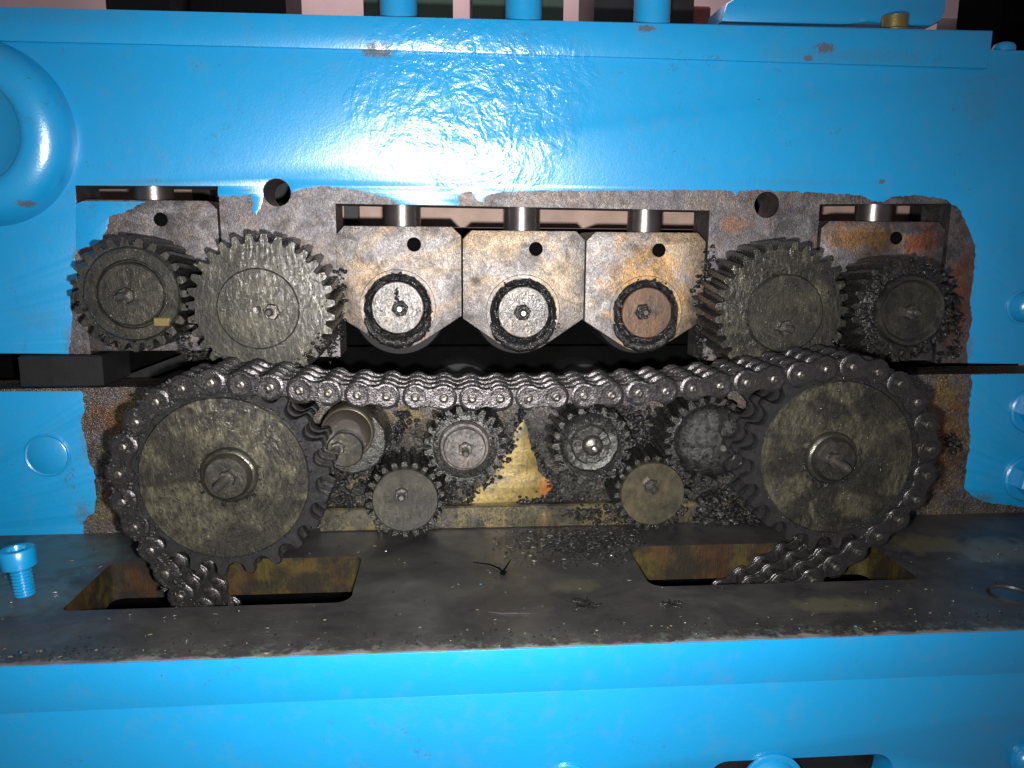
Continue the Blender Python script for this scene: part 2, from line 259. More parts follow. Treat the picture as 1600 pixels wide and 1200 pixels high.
# ------------------------------------------------------------------ mesh helpers
class MB:
    def __init__(s): s.v = []; s.f = []; s.mi = []; s.cur = 0
    def mat(s, i): s.cur = i; return s
    def add(s, vs, fs):
        k = len(s.v); s.v += [tuple(v) for v in vs]; s.f += [[i + k for i in f] for f in fs]; s.mi += [s.cur] * len(fs); return s
    def rings(s, rings, cap0=True, cap1=True, closed=True):
        n = len(rings[0]); k = len(s.v)
        for r in rings: s.v += [tuple(p) for p in r]
        for j in range(len(rings) - 1):
            for i in range(n if closed else n - 1):
                a = k + j * n + i; b = k + j * n + (i + 1) % n
                s.f.append([a, b, b + n, a + n]); s.mi.append(s.cur)
        for c, j in ((cap0, 0), (cap1, len(rings) - 1)):
            if c:
                o = [k + j * n + i for i in range(n)]
                s.f.append(o if j else o[::-1]); s.mi.append(s.cur)
        return s
    def lathe(s, prof, c=(0, 0, 0), axis='Y', n=48, wob=0.0, tilt=None):   # prof: (radius, along) from back to front
        R = []
        for r, h in prof:
            ring = []
            for i in range(n):
                a = 2 * PI * i / n; rr = r * (1 + (wob * mnoise.noise(Vector((math.cos(a) * 3 + c[0], math.sin(a) * 3 + c[2], h * 0.3))) if wob else 0))
                x, y = rr * math.cos(a), rr * math.sin(a)
                p = Vector({'Y': (x, h, y), 'Z': (x, y, h), 'X': (h, x, y)}[axis])
                if tilt: p = tilt @ p
                ring.append(p + Vector(c))
            R.append(ring)
        return s.rings(R)
    def box(s, a, b, bev=0.0):
        x0, y0, z0 = a; x1, y1, z1 = b; q = bev
        def sq(z, d): return [(x0 + d, y0 + d, z), (x1 - d, y0 + d, z), (x1 - d, y1 - d, z), (x0 + d, y1 - d, z)]
        if q: return s.rings([sq(z0, q), sq(z0 + q, 0), sq(z1 - q, 0), sq(z1, q)])
        return s.rings([sq(z0, 0), sq(z1, 0)])
    def tube(s, pts, r, n=6):
        R = []
        for i, p in enumerate(pts):
            p = Vector(p); d = (Vector(pts[min(i + 1, len(pts) - 1)]) - Vector(pts[max(i - 1, 0)])).normalized()
            u = d.orthogonal().normalized() if i == 0 else (u - d * u.dot(d)).normalized()
            w_ = d.cross(u); rr = r[i] if isinstance(r, (list, tuple)) else r
            R.append([p + (u * math.cos(2 * PI * k / n) + w_ * math.sin(2 * PI * k / n)) * rr for k in range(n)])
        return s.rings(R)
    def blob(s, c, r, seed, n1=7, n2=9, amp=0.45):
        c = Vector(c); R = []
        for j in range(1, n1):
            t = PI * j / n1; ring = []
            for i in range(n2):
                a = 2 * PI * i / n2; d = Vector((math.sin(t) * math.cos(a), math.cos(t), math.sin(t) * math.sin(a)))
                k = 1 + amp * 1.6 * mnoise.noise(d * 1.7 + Vector((seed * 3.1, seed * 1.7, 0)))
                ring.append(c + Vector((d.x * r[0], d.y * r[1], d.z * r[2])) * k)
            R.append(ring)
        return s.rings(R)
    def slab(s, loops, y0, y1, bev=0.0, plane='XZ'):
        cu = bpy.data.curves.new('tmp', 'CURVE'); cu.dimensions = '2D'; cu.fill_mode = 'BOTH'
        cu.extrude = max(0.0, (y1 - y0) / 2 - bev); cu.bevel_depth = bev; cu.bevel_resolution = 1
        if bev: cu.offset = -bev
        for lp in loops:
            sp = cu.splines.new('POLY'); sp.points.add(len(lp) - 1); sp.use_cyclic_u = True
            for q, (x, z) in zip(sp.points, lp): q.co = (x, z, 0, 1)
        o = bpy.data.objects.new('tmp', cu); COL.objects.link(o)
        bpy.context.view_layer.update()
        me = bpy.data.meshes.new_from_object(o.evaluated_get(bpy.context.evaluated_depsgraph_get()))
        yc = (y0 + y1) / 2
        if plane == 'XZ': vs = [(v.co.x, yc - v.co.z, v.co.y) for v in me.vertices]
        else: vs = [(v.co.x, v.co.y, yc + v.co.z) for v in me.vertices]
        s.add(vs, [list(p.vertices) for p in me.polygons])
        bpy.data.objects.remove(o); bpy.data.curves.remove(cu); bpy.data.meshes.remove(me)
        return s
    def build(s, name, mats, parent=None, ang=35, jitter=0.0, jf=0.3):
        if jitter:
            s.v = [tuple(Vector(v) + mnoise.noise_vector(Vector(v) * jf) * jitter) for v in s.v]
        me = bpy.data.meshes.new(name); me.from_pydata([[c * S for c in v] for v in s.v], [], s.f)
        if not isinstance(mats, (list, tuple)): mats = [mats]
        for m in mats: me.materials.append(m)
        me.polygons.foreach_set('material_index', s.mi)
        me.validate()
        import bmesh
        bm = bmesh.new(); bm.from_mesh(me); bmesh.ops.remove_doubles(bm, verts=bm.verts, dist=1e-6); bmesh.ops.recalc_face_normals(bm, faces=bm.faces); bm.to_mesh(me); bm.free()
        me.polygons.foreach_set('use_smooth', [True] * len(me.polygons))
        me.set_sharp_from_angle(angle=math.radians(ang)); me.update()
        o = bpy.data.objects.new(name, me); COL.objects.link(o)
        if parent: o.parent = parent
        return o

def tag(o, label=None, cat=None, group=None, kind=None):
    if label: o['label'] = label
    if cat: o['category'] = cat
    if group: o['group'] = group
    if kind: o['kind'] = kind
    return o
def thing(name, loc, label, cat, group=None):
    o = bpy.data.objects.new(name, None); COL.objects.link(o); o.location = [c * S for c in loc]; o.empty_display_size = 0.01
    return tag(o, label, cat, group)
def copy_tree(o, parent=None):
    c = o.copy(); COL.objects.link(c); c.parent = parent
    for ch in o.children: copy_tree(ch, c)
    return c
def jag(pts, amp=0.6, step=1.6, seed=0, hard=()):
    out = []; n = len(pts)
    for i in range(n):
        a = Vector(pts[i]); b = Vector(pts[(i + 1) % n]); L = (b - a).length
        out.append(tuple(a))
        if i in hard or L > 260: continue
        k = max(1, int(L / step)); nn = Vector((-(b - a).y, (b - a).x)) / max(L, 1e-6)
        for j in range(1, k):
            p = a + (b - a) * j / k
            d = mnoise.noise(Vector((p.x * 0.33, p.y * 0.33, seed))) + 0.6 * mnoise.noise(Vector((p.x * 1.1, p.y * 1.1, seed + 5)))
            out.append(tuple(p + nn * d * amp * min(1, 3 * min(j, k - j) / k + 0.2)))
    return out
def circ(cx, cz, r, n=40): return [(cx + r * math.cos(2 * PI * i / n), cz + r * math.sin(2 * PI * i / n)) for i in range(n)]

# ------------------------------------------------------------------ upper plate
ZT = lambda x: 105.4 + (x + 205) * 0.0066          # top edge rises very slightly
XL, XR = -300.0, 380.0
wl = [at(118, 290), at(341, 291)]; wc = [at(524, 318), at(1109, 329)]; wr = [at(1281, 319), at(1487, 318)]
zb = lambda x: -55.8 - (x + 191) * 0.0152
tail = at(1547, 78)
def plate_outline():
    p = [(XL, zb(XL))]
    for a, b in (wl, wc, wr):
        p += [(a.x, zb(a.x)), (a.x, a.z), (b.x, b.z), (b.x, zb(b.x))]
    p += [(XR, zb(XR)), (XR, tail.z), (tail.x, tail.z), (tail.x, ZT(tail.x)), (XL, ZT(XL))]
    return p
up = thing('upper_plate', (0, 0, zb(0)), 'long upper blue painted machine plate with bare metal round three bearing windows', 'machine plate')
O0 = Vector((0, 0, zb(0)))
def loc_shift(mb, o):
    mb.v = [tuple(Vector(v) - Vector(o)) for v in mb.v]; return mb
h1, h2 = at(433, 301), at(1198, 320)
mb = MB(); mb.slab([plate_outline(), circ(h1.x, h1.z, 6.7), circ(h2.x, h2.z, 6.7)], 0.0, 26.0)
paint_px = [(108, 553), (113, 500), (110, 465), (121, 430), (117, 405), (121.5, 391), (118, 290), (341, 291), (341, 307), (375, 307), (392, 304), (396, 318), (394, 330), (401, 337), (408, 325), (412, 303)]
pts = [(XL, zb(XL))] + [xz(*p) for p in paint_px]
hard = {0, 6, 7}
for a in range(170, -1, -17): pts.append((h1.x + 6.9 * math.cos(math.radians(a)), h1.z + 6.9 * math.sin(math.radians(a))))
n0 = len(pts)
more = [(470, 296), (500, 291), (528, 293), (560, 297), (590, 305), (612, 311), (622, 319.6), (717, 321.2), (716, 309), (722, 301), (738, 300), (744, 313), (756, 317), (760, 306), (790, 300), (850, 298), (950, 298), (1100, 297), (1143, 298), (1149, 307), (1155, 298), (1178, 297), (1235, 299), (1290, 302), (1345, 305),
        (1362, 314), (1380, 316), (1395, 307), (1440, 306), (1478, 312), (1497, 325), (1512, 355), (1524, 385), (1521, 430), (1515, 470), (1519, 500), (1510, 540), (1512, 567.5)]
pts += [xz(*p) for p in more]
hard |= {n0 + 6}
k = len(pts)
pts += [(XR, zb(XR)), (XR, tail.z), (tail.x, tail.z), (tail.x, ZT(tail.x)), (XL, ZT(XL))]
hard |= set(range(k, k + 5)) | {k - 1}
mb.mat(1).slab([jag(pts, 0.9, 1.3, 3, hard)], -0.45, -0.003, 0.12)
loc_shift(mb, O0).build('plate_body', [M['steel'], M['blue']], up, 30)
# overlay bar along the top of the upper plate
a1, a2, a3, a4 = at(-60, 58, -2.2), at(1543, 107, -2.2), at(1547, 50, -2.2), at(-60, 8, -2.2)
mb = MB(); mb.slab([jag([(XL, a1.z - 1.5), (at(560, 77, -2.2).x, at(560, 77, -2.2).z), (a2.x, a2.z), (a3.x, a3.z), (XL, ZT(XL))], 0.25, 3.0, 9, {2, 3, 4})], -2.6, -0.48, 0.35)
loc_shift(mb, O0).build('top_bar', M['blue'], up, 30)

# round boss far left
q1, q2, q3 = at(118, 212, -2), at(2, 66, -2), at(2, 347, -2)
bz = (q2.z + q3.z) / 2; dzz = (q2.z - q3.z) / 2
bx = (q1.x ** 2 - q2.x ** 2 - dzz ** 2) / (2 * (q1.x - q2.x)); br = q1.x - bx
boss = thing('round_boss', (bx, 0, bz), 'large domed round blue boss cut off at the left edge of the photo', 'machine boss')
MB().lathe([(br, -0.4), (br - .4, -5), (br - 1.4, -9), (br - 3.5, -12.5), (br - 7, -15), (br - 11, -16.4), (br - 15, -16.8), (br - 17.5, -16.2), (br - 18.5, -15.0), (br - 19.0, -14.2), (0.1, -13.9)], n=96).build('boss_body', M['blue'], boss, 60)

# ------------------------------------------------------------------ lower casing plate
low = thing('lower_plate', (0, 0, ZL), 'lower machine plate, blue at both ends and greasy bare metal behind the sprockets', 'machine plate')
zt2 = lambda x: -73.4 + (x + 224) * 0.0085
mb = MB(); mb.slab([[(XL, ZL + 0.01), (XR, ZL + 0.01), (XR, zt2(XR)), (XL, zt2(XL))]], 0.0, 26.0)
lp = [(-60, 611), (128, 611), (133, 640), (126, 660), (135, 690), (138, 715), (147, 735), (150, 770), (148, 800), (130, 815), (132, 839)]
pts = [(XL, zt2(XL))] + [xz(*p) for p in lp[1:]] + [(XL, ZL + 0.05)]
mb.mat(1).slab([jag(pts, 0.9, 1.3, 13, {0, len(pts) - 2, len(pts) - 1})], -0.45, -0.003, 0.12)
rp_ = [(1516, 585.5), (1519, 600), (1513, 640), (1516, 690), (1511, 720), (1506, 760), (1517, 774), (1540, 785), (1560, 787), (1600, 792)]
pts = [xz(*p) for p in rp_] + [(XR, ZL + 3), (XR, zt2(XR))]
mb.slab([jag(pts, 0.9, 1.3, 17, {len(pts) - 2, len(pts) - 1})], -0.45, -0.003, 0.12)
mb.mat(2)
yl = [(688, 811), (706, 794), (730, 777), (755, 757), (772, 738), (786, 715), (798, 690), (808, 668), (818, 655), (824, 668), (828, 692), (836, 712), (843, 738), (858, 750), (861, 764), (852, 778), (832, 783), (800, 786), (770, 792), (740, 800)]
mb.slab([jag([xz(*p) for p in yl], 1.2, 1.4, 23)], -0.35, -0.003, 0.1)
loc_shift(mb, (0, 0, ZL)).build('plate_body', [M['lowsteel'], M['blue'], M['residue']], low, 30)
# ledge strip at the foot of the casing
f0, f1 = at(500, 796, -6), at(1150, 783, -6)
MB().box((f0.x, -6, 0), (f1.x, -0.05, f0.z - ZL), 0.8).build('foot_strip', M['foot'], low, 30, 0.4, 0.15)

# shim block wedged in the gap at the left
s0, s1 = at(28, 556, -3), at(163, 604, -3)
sh = MB().box((s0.x, -3, s1.z), (s1.x, 30, s0.z), 0.8).build('packing_block', M['dark'], None, 30)
tag(sh, 'dark oily packing block wedged in the gap between the plates at left', 'metal block')

# round plug, left of the lower plate
pc = at(75, 711, -0.5)
pl = thing('cover_plug', (pc.x, -0.45, pc.z), 'flush round blue painted plug in the lower plate left of the chain', 'plug')
MB().lathe([(11.2, 0), (11.2, -0.9), (10.6, -1.4), (9.8, -1.0), (9.4, -1.3), (0.1, -1.4)], n=56).build('plug_disc', M['blue'], pl, 40)

# ------------------------------------------------------------------ bed (ledge) with two slots
def rrect(x0, y0, x1, y1, rs, n=8):
    cs = [(x0, y0, rs[0], 180), (x1, y0, rs[1], 270), (x1, y1, rs[2], 0), (x0, y1, rs[3], 90)]
    sg = [(1, 1), (-1, 1), (-1, -1), (1, -1)]; out = []
    for (x, y, r, a0), (sx_, sy_) in zip(cs, sg):
        for i in range(n + 1):
            a = math.radians(a0 + 90 * i / n); out.append((x + sx_ * r + r * math.cos(a), y + sy_ * r + r * math.sin(a)))
    return out
YF = -131.0
bed = thing('machine_bed', (0, YF, ZL - 16), 'dark oily machine bed with two slots and a bright blue front edge', 'machine bed')
cb = on(1580, 930)
TH = at(800, 1012, YF).z - at(800, 1081, YF).z
mb = MB(); mb.slab([[(XL, YF), (XR, YF), (XR, 60), (XL, 60)], rrect(-160.3, -88.8, -42.6, -39.5, (3, 7, 5, 5)), rrect(89.0, -82.5, 215.0, -36.0, (7, 3, 5, 5)), circ(cb.x, cb.y, 8.2)], ZL - TH, ZL, 0.0, 'XY')
loc_shift(mb, (0, YF, ZL - 16))
mbd = mb.build('bed_plate', [M['bed'], M['rust']], bed, 30)
for p in mbd.data.polygons:                       # machined walls of the slots are rusty and oily
    c = p.center * 1000 + Vector((0, YF, ZL - 16))
    if abs(p.normal.z) < 0.5 and c.y > YF + 5 and c.y < 50: p.material_index = 1
# painted front edge strip and the apron below it
mb = MB(); mb.slab([jag([(XL, ZL - TH), (XR, ZL - TH), (XR, ZL - 0.1), (XL, ZL - 0.1)], 0.25, 2.5, 4, {1, 3})], YF - 0.9, YF - 0.003, 0.3)
loc_shift(mb, (0, YF, ZL - 16)).build('front_edge', M['blue'], bed, 30)
hs = [at(1108, 1191, YF), at(1396, 1191, YF)]
mb = MB(); mb.slab([[(XL, -240), (XR, -240), (XR, ZL - TH - 0.25), (XL, ZL - TH - 0.25)], rrect(hs[0].x, hs[0].z - 22, hs[1].x, hs[0].z, (8, 8, 8, 8))], YF - 0.2, YF + 14, 0.3)
loc_shift(mb, (0, YF, ZL - 16)).build('apron', M['blue'], bed, 30)
MB().box((XL, YF + 60, -245), (XR, YF + 62, -170)).build('inner_floor', M['dark'], bed) if False else None
bk = MB().box((hs[0].x - 12, YF + 20, hs[0].z - 40), (hs[1].x + 12, YF + 23, hs[0].z + 8)).build('inner_rail', M['dark'], None); tag(bk, 'dark rail seen through the slot at the bottom edge', 'rail')
# pit floor and walls, coloured black in place of the shade below the slots
pit = MB().box((-420, YF + 16, -262), (520, 420, -256)).box((-420, 62, -255.9), (520, 66, -167)).box((-420, YF + 16, -255.9), (-416, 61.9, -167)).build('sump_floor', M['hole'], None); tag(pit, 'sump floor under the bed slots, coloured black to stand in for shade', 'floor', kind='structure')

def dome_bolt(px, py, r, label, Y=YF - 0.2, h=5, name='dome_bolt', group=None, mat='blue', flange=0):
    c = at(px, py, Y); t = thing(name, (c.x, Y, c.z), label, 'bolt', group)
    pr = [(r, 0), (r, -1.2), (r * .9, -h * .6), (r * .7, -h * .9), (r * .4, -h), (0.1, -h)]
    MB().lathe(pr, n=40).build('bolt_head', M[mat], t, 50)
    if flange: MB().lathe([(r * flange, 0), (r * flange, -1.0), (r * flange - .5, -1.3), (r * .9, -1.3)], n=48).build('washer', M[mat], t, 40)
    return t
dome_bolt(887, 1227, 8.3, 'blue painted bolt dome at the bottom edge, below the middle', flange=1.15)
dome_bolt(1206, 1222, 10.5, 'large grey worn bolt dome beside the slot at the bottom edge', YF - 0.4, 6, flange=1.22)
dome_bolt(1603, 1187, 6.5, 'small scuffed bolt dome in the bottom right corner', flange=1.1)
dome_bolt(1598, 479, 8.6, 'domed blue bolt head right of the upper pinion', -0.45, 9, flange=1.12)

def hexpts(r, rot=0.0): return [(r * math.cos(rot + PI / 3 * i), r * math.sin(rot + PI / 3 * i)) for i in range(6)]
def hex_prism(mb, r, y0, y1, rot=0.2, c=(0, 0)):
    h = hexpts(r, rot); e = [(x * .9, z * .9) for x, z in h]
    mb.rings([[(x + c[0], y0, z + c[1]) for x, z in h], [(x + c[0], y1 + .8 if y1 < y0 else y1, z + c[1]) for x, z in h], [(x + c[0], y1, z + c[1]) for x, z in e]])
    return mb
def hex_bolt(px, py, rot, label):
    c = at(px, py, -0.45); t = thing('hex_bolt', (c.x, -0.45, c.z), label, 'bolt', 'blue hex bolts at the right edge')
    MB().lathe([(13.2, 0), (13.2, -1.5), (12.4, -2.3), (5, -2.3)], n=56).build('washer', M['blue'], t, 35)
    hex_prism(MB(), 9.6, -2.3, -10, rot).build('bolt_head', M['blue'], t, 25)
hex_bolt(1612, 641, 0.1, 'blue hex bolt with wide washer, upper one at the right edge')
hex_bolt(1602, 747, 0.35, 'blue hex bolt with wide washer, lower one at the right edge')

# socket cap screw standing half unscrewed in the bed
sp = on(39, 928); t = thing('cap_screw', sp, 'blue painted socket cap screw standing half out of the bed at lower left', 'screw')
tl = Matrix.Rotation(math.radians(-4), 3, 'Y')
MB().lathe([(6.9, 13), (7.0, 13.6), (7.0, 20), (6.5, 20.8), (4.2, 20.8), (3.7, 19.4), (3.5, 16.8), (0.1, 16.6)], axis='Z', n=36, tilt=tl).build('screw_head', M['blue'], t, 35)
pr = [(4.0, -4)]
for i in range(11): pr += [(4.15, -3 + i * 1.45), (3.45, -2.3 + i * 1.45)]
pr += [(4.0, 13.2)]
MB().lathe(pr, axis='Z', n=28, tilt=tl).build('screw_thread', M['blue'], t, 20)
# recessed screw, right end of the bed
t = thing('recessed_screw', (cb.x, cb.y, ZL - 4), 'dirty socket screw sunk in a round recess at the right of the bed', 'screw')
mb = MB().lathe([(7.6, -6), (7.6, 0.8), (7.0, 1.6), (3.6, 1.6)], axis='Z', n=36); mb.build('screw_head', M['grime'], t, 35)
MB().lathe([(3.5, -6), (3.5, 0.4), (0.1, 0.4)], axis='Z', n=6).build('socket', M['grime'], t, 20)
MB().lathe([(8.0, 3.6), (9.6, 4.05), (8.4, 4.9), (7.9, 4.1)], axis='Z', n=48).build('recess_rim', M['screw'], t, 50)

# ------------------------------------------------------------------ bolts on shafts
def stud(parent, x, z, y, rhex=3.6, ytip=-6.0, rot=0.3, rt=1.75, lean=(0, 0), mat='bolt'):
    mb = hex_prism(MB(), rhex, y, y - 2.8, rot, (x, z)); n = mb.build('nut', M[mat], parent, 25, 0.15, 0.5)
    d = Vector((lean[0], ytip, lean[1]))
    p0 = Vector((x, y - 1.5, z)); pts = [p0, p0 + d * .55, p0 + d * .85, p0 + d]
    MB().tube(pts, [rt, rt, rt * .95, rt * .6], 14).build('stud_tip', M['tip'], n, 40)
    return n
def lumps(parent, pts, size, y, seed, name='grease', mat='grease', flat=0.6, n_each=1):
    rnd = random.Random(seed); mb = MB(); size = size * 0.72
    for (x, z) in pts:
        for _ in range(n_each):
            s_ = size * (0.35 + 1.25 * rnd.random() ** 2)
            mb.blob((x + rnd.uniform(-1, 1) * size, y + rnd.uniform(-.5, .5) * size * flat, z + rnd.uniform(-1, 1) * size), (s_, s_ * flat, s_ * rnd.uniform(.6, 1.2)), rnd.uniform(0, 90), 6, 9, 0.6)
    return mb.build(name, M[mat], parent, 75)
def ringpts(r0, r1, n, seed, a0=0, a1=360, c=(0, 0)):
    rnd = random.Random(seed); out = []
    for _ in range(n):
        a = math.radians(rnd.uniform(a0, a1)); r = rnd.uniform(r0, r1); out.append((c[0] + r * math.cos(a), c[1] + r * math.sin(a)))
    return out

# ------------------------------------------------------------------ bearing blocks
BW = (at(914, 420).x - at(722, 420).x)
def block_body(w_, zt, zs, zbm, rb, hole, cham=4.6, depth=44, y0=-0.8):
    h = w_ / 2 - 0.35
    low_ = []
    for i in range(9):
        a = math.radians(239 + 62 * i / 8); low_.append((rb * math.cos(a), rb * math.sin(a)))
    pts = [(-h, zs)] + [(max(-h, x), z) for x, z in low_] + [(h, zs), (h, zt - cham), (h - cham, zt), (-h + cham, zt), (-h, zt - cham)]
    mb = MB(); mb.slab([pts, circ(hole[0], hole[1], 2.7, 24)], y0, y0 + depth, 0.35)
    mb.v = [v for v in mb.v]
    return mb
cols = 0
b_px = [(622, 480), (817, 487), (1008, 488)]
b_lab = ['pale steel bearing block with black smeared shaft end, leftmost of the middle three', 'brightest bearing block, centre of the middle three, thick grease under its shaft end', 'tan and orange stained bearing block, rightmost of the middle three']
seamx = [at(722, 420).x, at(914, 420).x]
cxs = [seamx[0] - BW / 2, (seamx[0] + seamx[1]) / 2, seamx[1] + BW / 2]
topz = [at(620, 353.5).z, at(818, 360.5).z, at(1010, 363).z]
for i in range(3):
    c = at(*b_px[i]); cx = cxs[i]
    t = thing('bearing_block', (cx, 0, c.z), b_lab[i], 'bearing block', 'bearing blocks in the middle window')
    dx = c.x - cx; hp = at(*[(647, 382), (837, 389), (1029, 391)][i])
    block_body(BW, topz[i] - c.z, [-4.5, -3.5, -4.5][i], 0, 20.8, (hp.x - cx, hp.z - c.z)).build('block_body', M['blocksteel'], t, 30)
    MB().lathe([(3.6, -0.75), (3.4, -1.15), (2.7, -1.0), (2.65, 20), (0.1, 20)], (hp.x - cx, 0, hp.z - c.z), n=28).build('threaded_hole', M['hole'], t, 40)
    MB().lathe([(19.2, -0.6), (19.2, -1.25), (18.9, -1.45), (17.2, -1.45), (17.0, -0.9), (16, -0.6)], (dx, 0, 0), n=72).build('bearing_ring', M['blocksteel'], t, 30)
    rr = MB().lathe([(17.2, -0.7), (17.0, -2.0), (16.2, -2.7), (15.6, -1.9), (15.0, -2.6), (14.2, -3.0), (13.4, -2.2), (13, -0.5)], (dx, 0, 0), n=96, wob=0.05).build('seal', M['grease'], t, 60, 0.9, 0.55)
    MB().lathe([(13.3, 0), (13.3, -3.0), (12.8, -3.5), (0.1, -3.5)], (dx, 0, 0), n=64).build('shaft_end', M['shaft_tan'] if i == 2 else M['shaft'], t, 30)
    sp_ = at(*[(625, 482), (816, 488), (1004, 487)][i], -4)
    nut = stud(t, sp_.x - cx, sp_.z - c.z, -3.5, 4.4, -4.0 if i == 0 else -6.5, 0.2 + i, 2.0, mat='grease')
    if i == 0: MB().tube([(dx - .3 + .7 * math.sin(k_ * 1.9), -3.7, 3.5 + k_ * .6) for k_ in range(12)], [.9, .6, 1.0, .7, 1.1, .5, 1.2, .6, .9, .5, .7, .2], 7).build('grease', M['grease'], t, 60, .3, .8)
    arc_ = [(dx - .4 + 16.9 * math.cos(math.radians(a)), -1.9 - .7 * math.sin(a), -1.3 + 16.9 * math.sin(math.radians(a))) for a in range(195, 352, 6)]
    MB().tube(arc_, [.5 + (2.1 + .35 * math.sin(k_ * 1.7 + i)) * max(0.0, math.sin(PI * k_ / (len(arc_) - 1))) ** .6 for k_ in range(len(arc_))], 12).build('grease_crescent', M['grease'], t, 60, .9, .5)
    lumps(t, ringpts(14.5, 20, 110, 40 + i, [225, 215, 235][i], [325, 350, 330][i], (dx, -0.3)) + ringpts(13.5, 17.5, 30, 60 + i, 0, 360, (dx, 0)), 0.95, -2.0, 70 + i, flat=.5)
    if i == 2: lumps(t, [(dx + 17.5 * math.cos(math.radians(a)), 17.5 * math.sin(math.radians(a))) for a in (62, 75, 92, 108, 122, 138, 40)], 1.1, -2, 9, flat=.7)

def side_block(a, b, bottom_px, hole_px, label, patch=False):
    A, B = at(*a), at(*b); cx = (A.x + B.x) / 2; zb_ = at(*bottom_px).z
    t = thing('bearing_block', (cx, 0, zb_), label, 'bearing block', 'bearing blocks in the end windows')
    h = (B.x - A.x) / 2 - 0.4; zt = max(A.z, B.z) - zb_; hp = at(*hole_px)
    mb = MB(); mb.slab([[(-h, 0), (h, 0), (h, zt - 4), (h - 4, zt), (-h + 4, zt), (-h, zt - 4)], circ(hp.x - cx, hp.z - zb_, 2.6, 24)], -0.8, 40, 0.35)
    if patch:
        q = [(120, 319), (130, 314.5), (229, 315.2), (216, 320), (189, 334), (172, 338), (162, 374), (145, 385), (120.8, 392)]
        mb.mat(1).slab([jag([(at(*p).x - cx, at(*p).z - zb_) for p in q], 1.3, 1.0, 31, {0, 8, 1})], -1.15, -0.803, 0.1)
    mb.build('block_body', [M['steel'], M['blue']], t, 30)
    MB().lathe([(3.4, -0.75), (3.2, -1.1), (2.6, -1.0), (2.55, 20), (0.1, 20)], (hp.x - cx, 0, hp.z - zb_), n=28).build('threaded_hole', M['hole'], t, 40)
    return t
side_block((119, 313.5), (340.5, 314), (200, 548), (252, 343), 'dark end bearing block with a patch of blue paint, behind the upper left pinion', True)
side_block((1282, 347), (1478, 347), (1380, 563), (1399, 372), 'orange stained end bearing block behind the upper right pinion')

# adjusting screws pressing on the blocks, painted collars above the plate
scr = [(629, 353, 9.5, 'leftmost of the three over the middle blocks', 625), (815, 360, 9.5, 'centre one of the three over the middle blocks', 824), (1006, 363, 9.0, 'rightmost of the three over the middle blocks', 1022)]
proto = None
for px, py, r, lab, tpx in scr:
    b = at(px, py, 12); h = ZT(b.x) + 30 - b.z; topx = at(tpx, 10, 12).x
    t = thing('adjusting_screw', (b.x, 12, b.z), 'blue topped adjusting screw with shiny shank, ' + lab, 'adjusting screw', 'adjusting screws through the upper plate')
    MB().lathe([(r, -0.3), (r, 60), (0.1, 60)], axis='Z', n=40).build('shank', M['screw'], t, 40)
    MB().lathe([(9.6, ZT(b.x) - b.z - 2), (9.9, ZT(b.x) - b.z + 0.6), (9.2, ZT(b.x) - b.z + 3), (9.2, h), (0.1, h)], (0, 0, 0), axis='Z', n=40).build('painted_collar', M['blue'], t, 40)
for px, py, lab in ((241, 313, 'short adjusting screw over the left end block, seen in the window gap'), (1363, 347, 'short adjusting screw over the right end block, seen in the window gap')):
    b = at(px, py, 12); t = thing('adjusting_screw', (b.x, 12, b.z), lab, 'adjusting screw', 'adjusting screws through the upper plate')
    MB().lathe([(9.4, -0.2), (9.4, 40), (0.1, 40)], axis='Z', n=40).build('shank', M['screw'], t, 40)

# ------------------------------------------------------------------ inside of the machine
a, b = at(-60, 300, 95), at(1700, 300, 95)
inner = thing('inner_plate', (0, 95, -40), 'tan inner plate glimpsed through the window gaps', 'machine plate')
MB().box((-280, 0, 50), (360, 4, 90)).box((-280, 0, -70), (-60, 4, 40) if False else (-279, 4, 50)).build('plate_body', M['tan'], inner)
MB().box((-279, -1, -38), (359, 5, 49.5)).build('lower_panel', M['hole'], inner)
for q_, w__ in ((at(651, 560, 93).x, 7), (at(783, 560, 93).x, 7)): MB().box((q_, -3, -30), (q_ + w__, -1.1, 20), .4).build('spacer', M['tan'], inner)
for q, (x0, x1) in enumerate(((-150, -140), (at(418, 301, 83).x, at(462, 301, 83).x), (-62, -54), (120, 128), (at(1172, 320, 83).x, at(1225, 320, 83).x), (210, 232), (300, 335))):
    MB().box((x0, -12, 30), (x1, -1.2, 88), 0.5).build('backing_rib', M['dark'], inner)  # dark backing; two pieces added behind the plate holes to stand in for shade
for i, px in enumerate((622, 720, 815, 911, 1007)):
    up_ = i % 2 == 0
    c = at(px, 486, 30) if up_ else at(px, 628, 46)
    t = thing('straightening_roller', (c.x, 45, c.z), 'black roller ' + ('behind the %s middle bearing block' % ['left', '', 'centre', '', 'right'][i] if up_ else 'low between the %s pair of upper rollers, mostly behind the chain' % ('left' if i == 1 else 'right')), 'roller', 'black rollers inside the machine')
    r = 27.0 if up_ else 24
    MB().lathe([(r, 42), (r, 2), (r - 1.2, 0), (9, 0), (9, -2.5 if up_ else -0.2), (0.1, -2.5 if up_ else -.2)], n=64).build('roller_body', M['black'], t, 35)
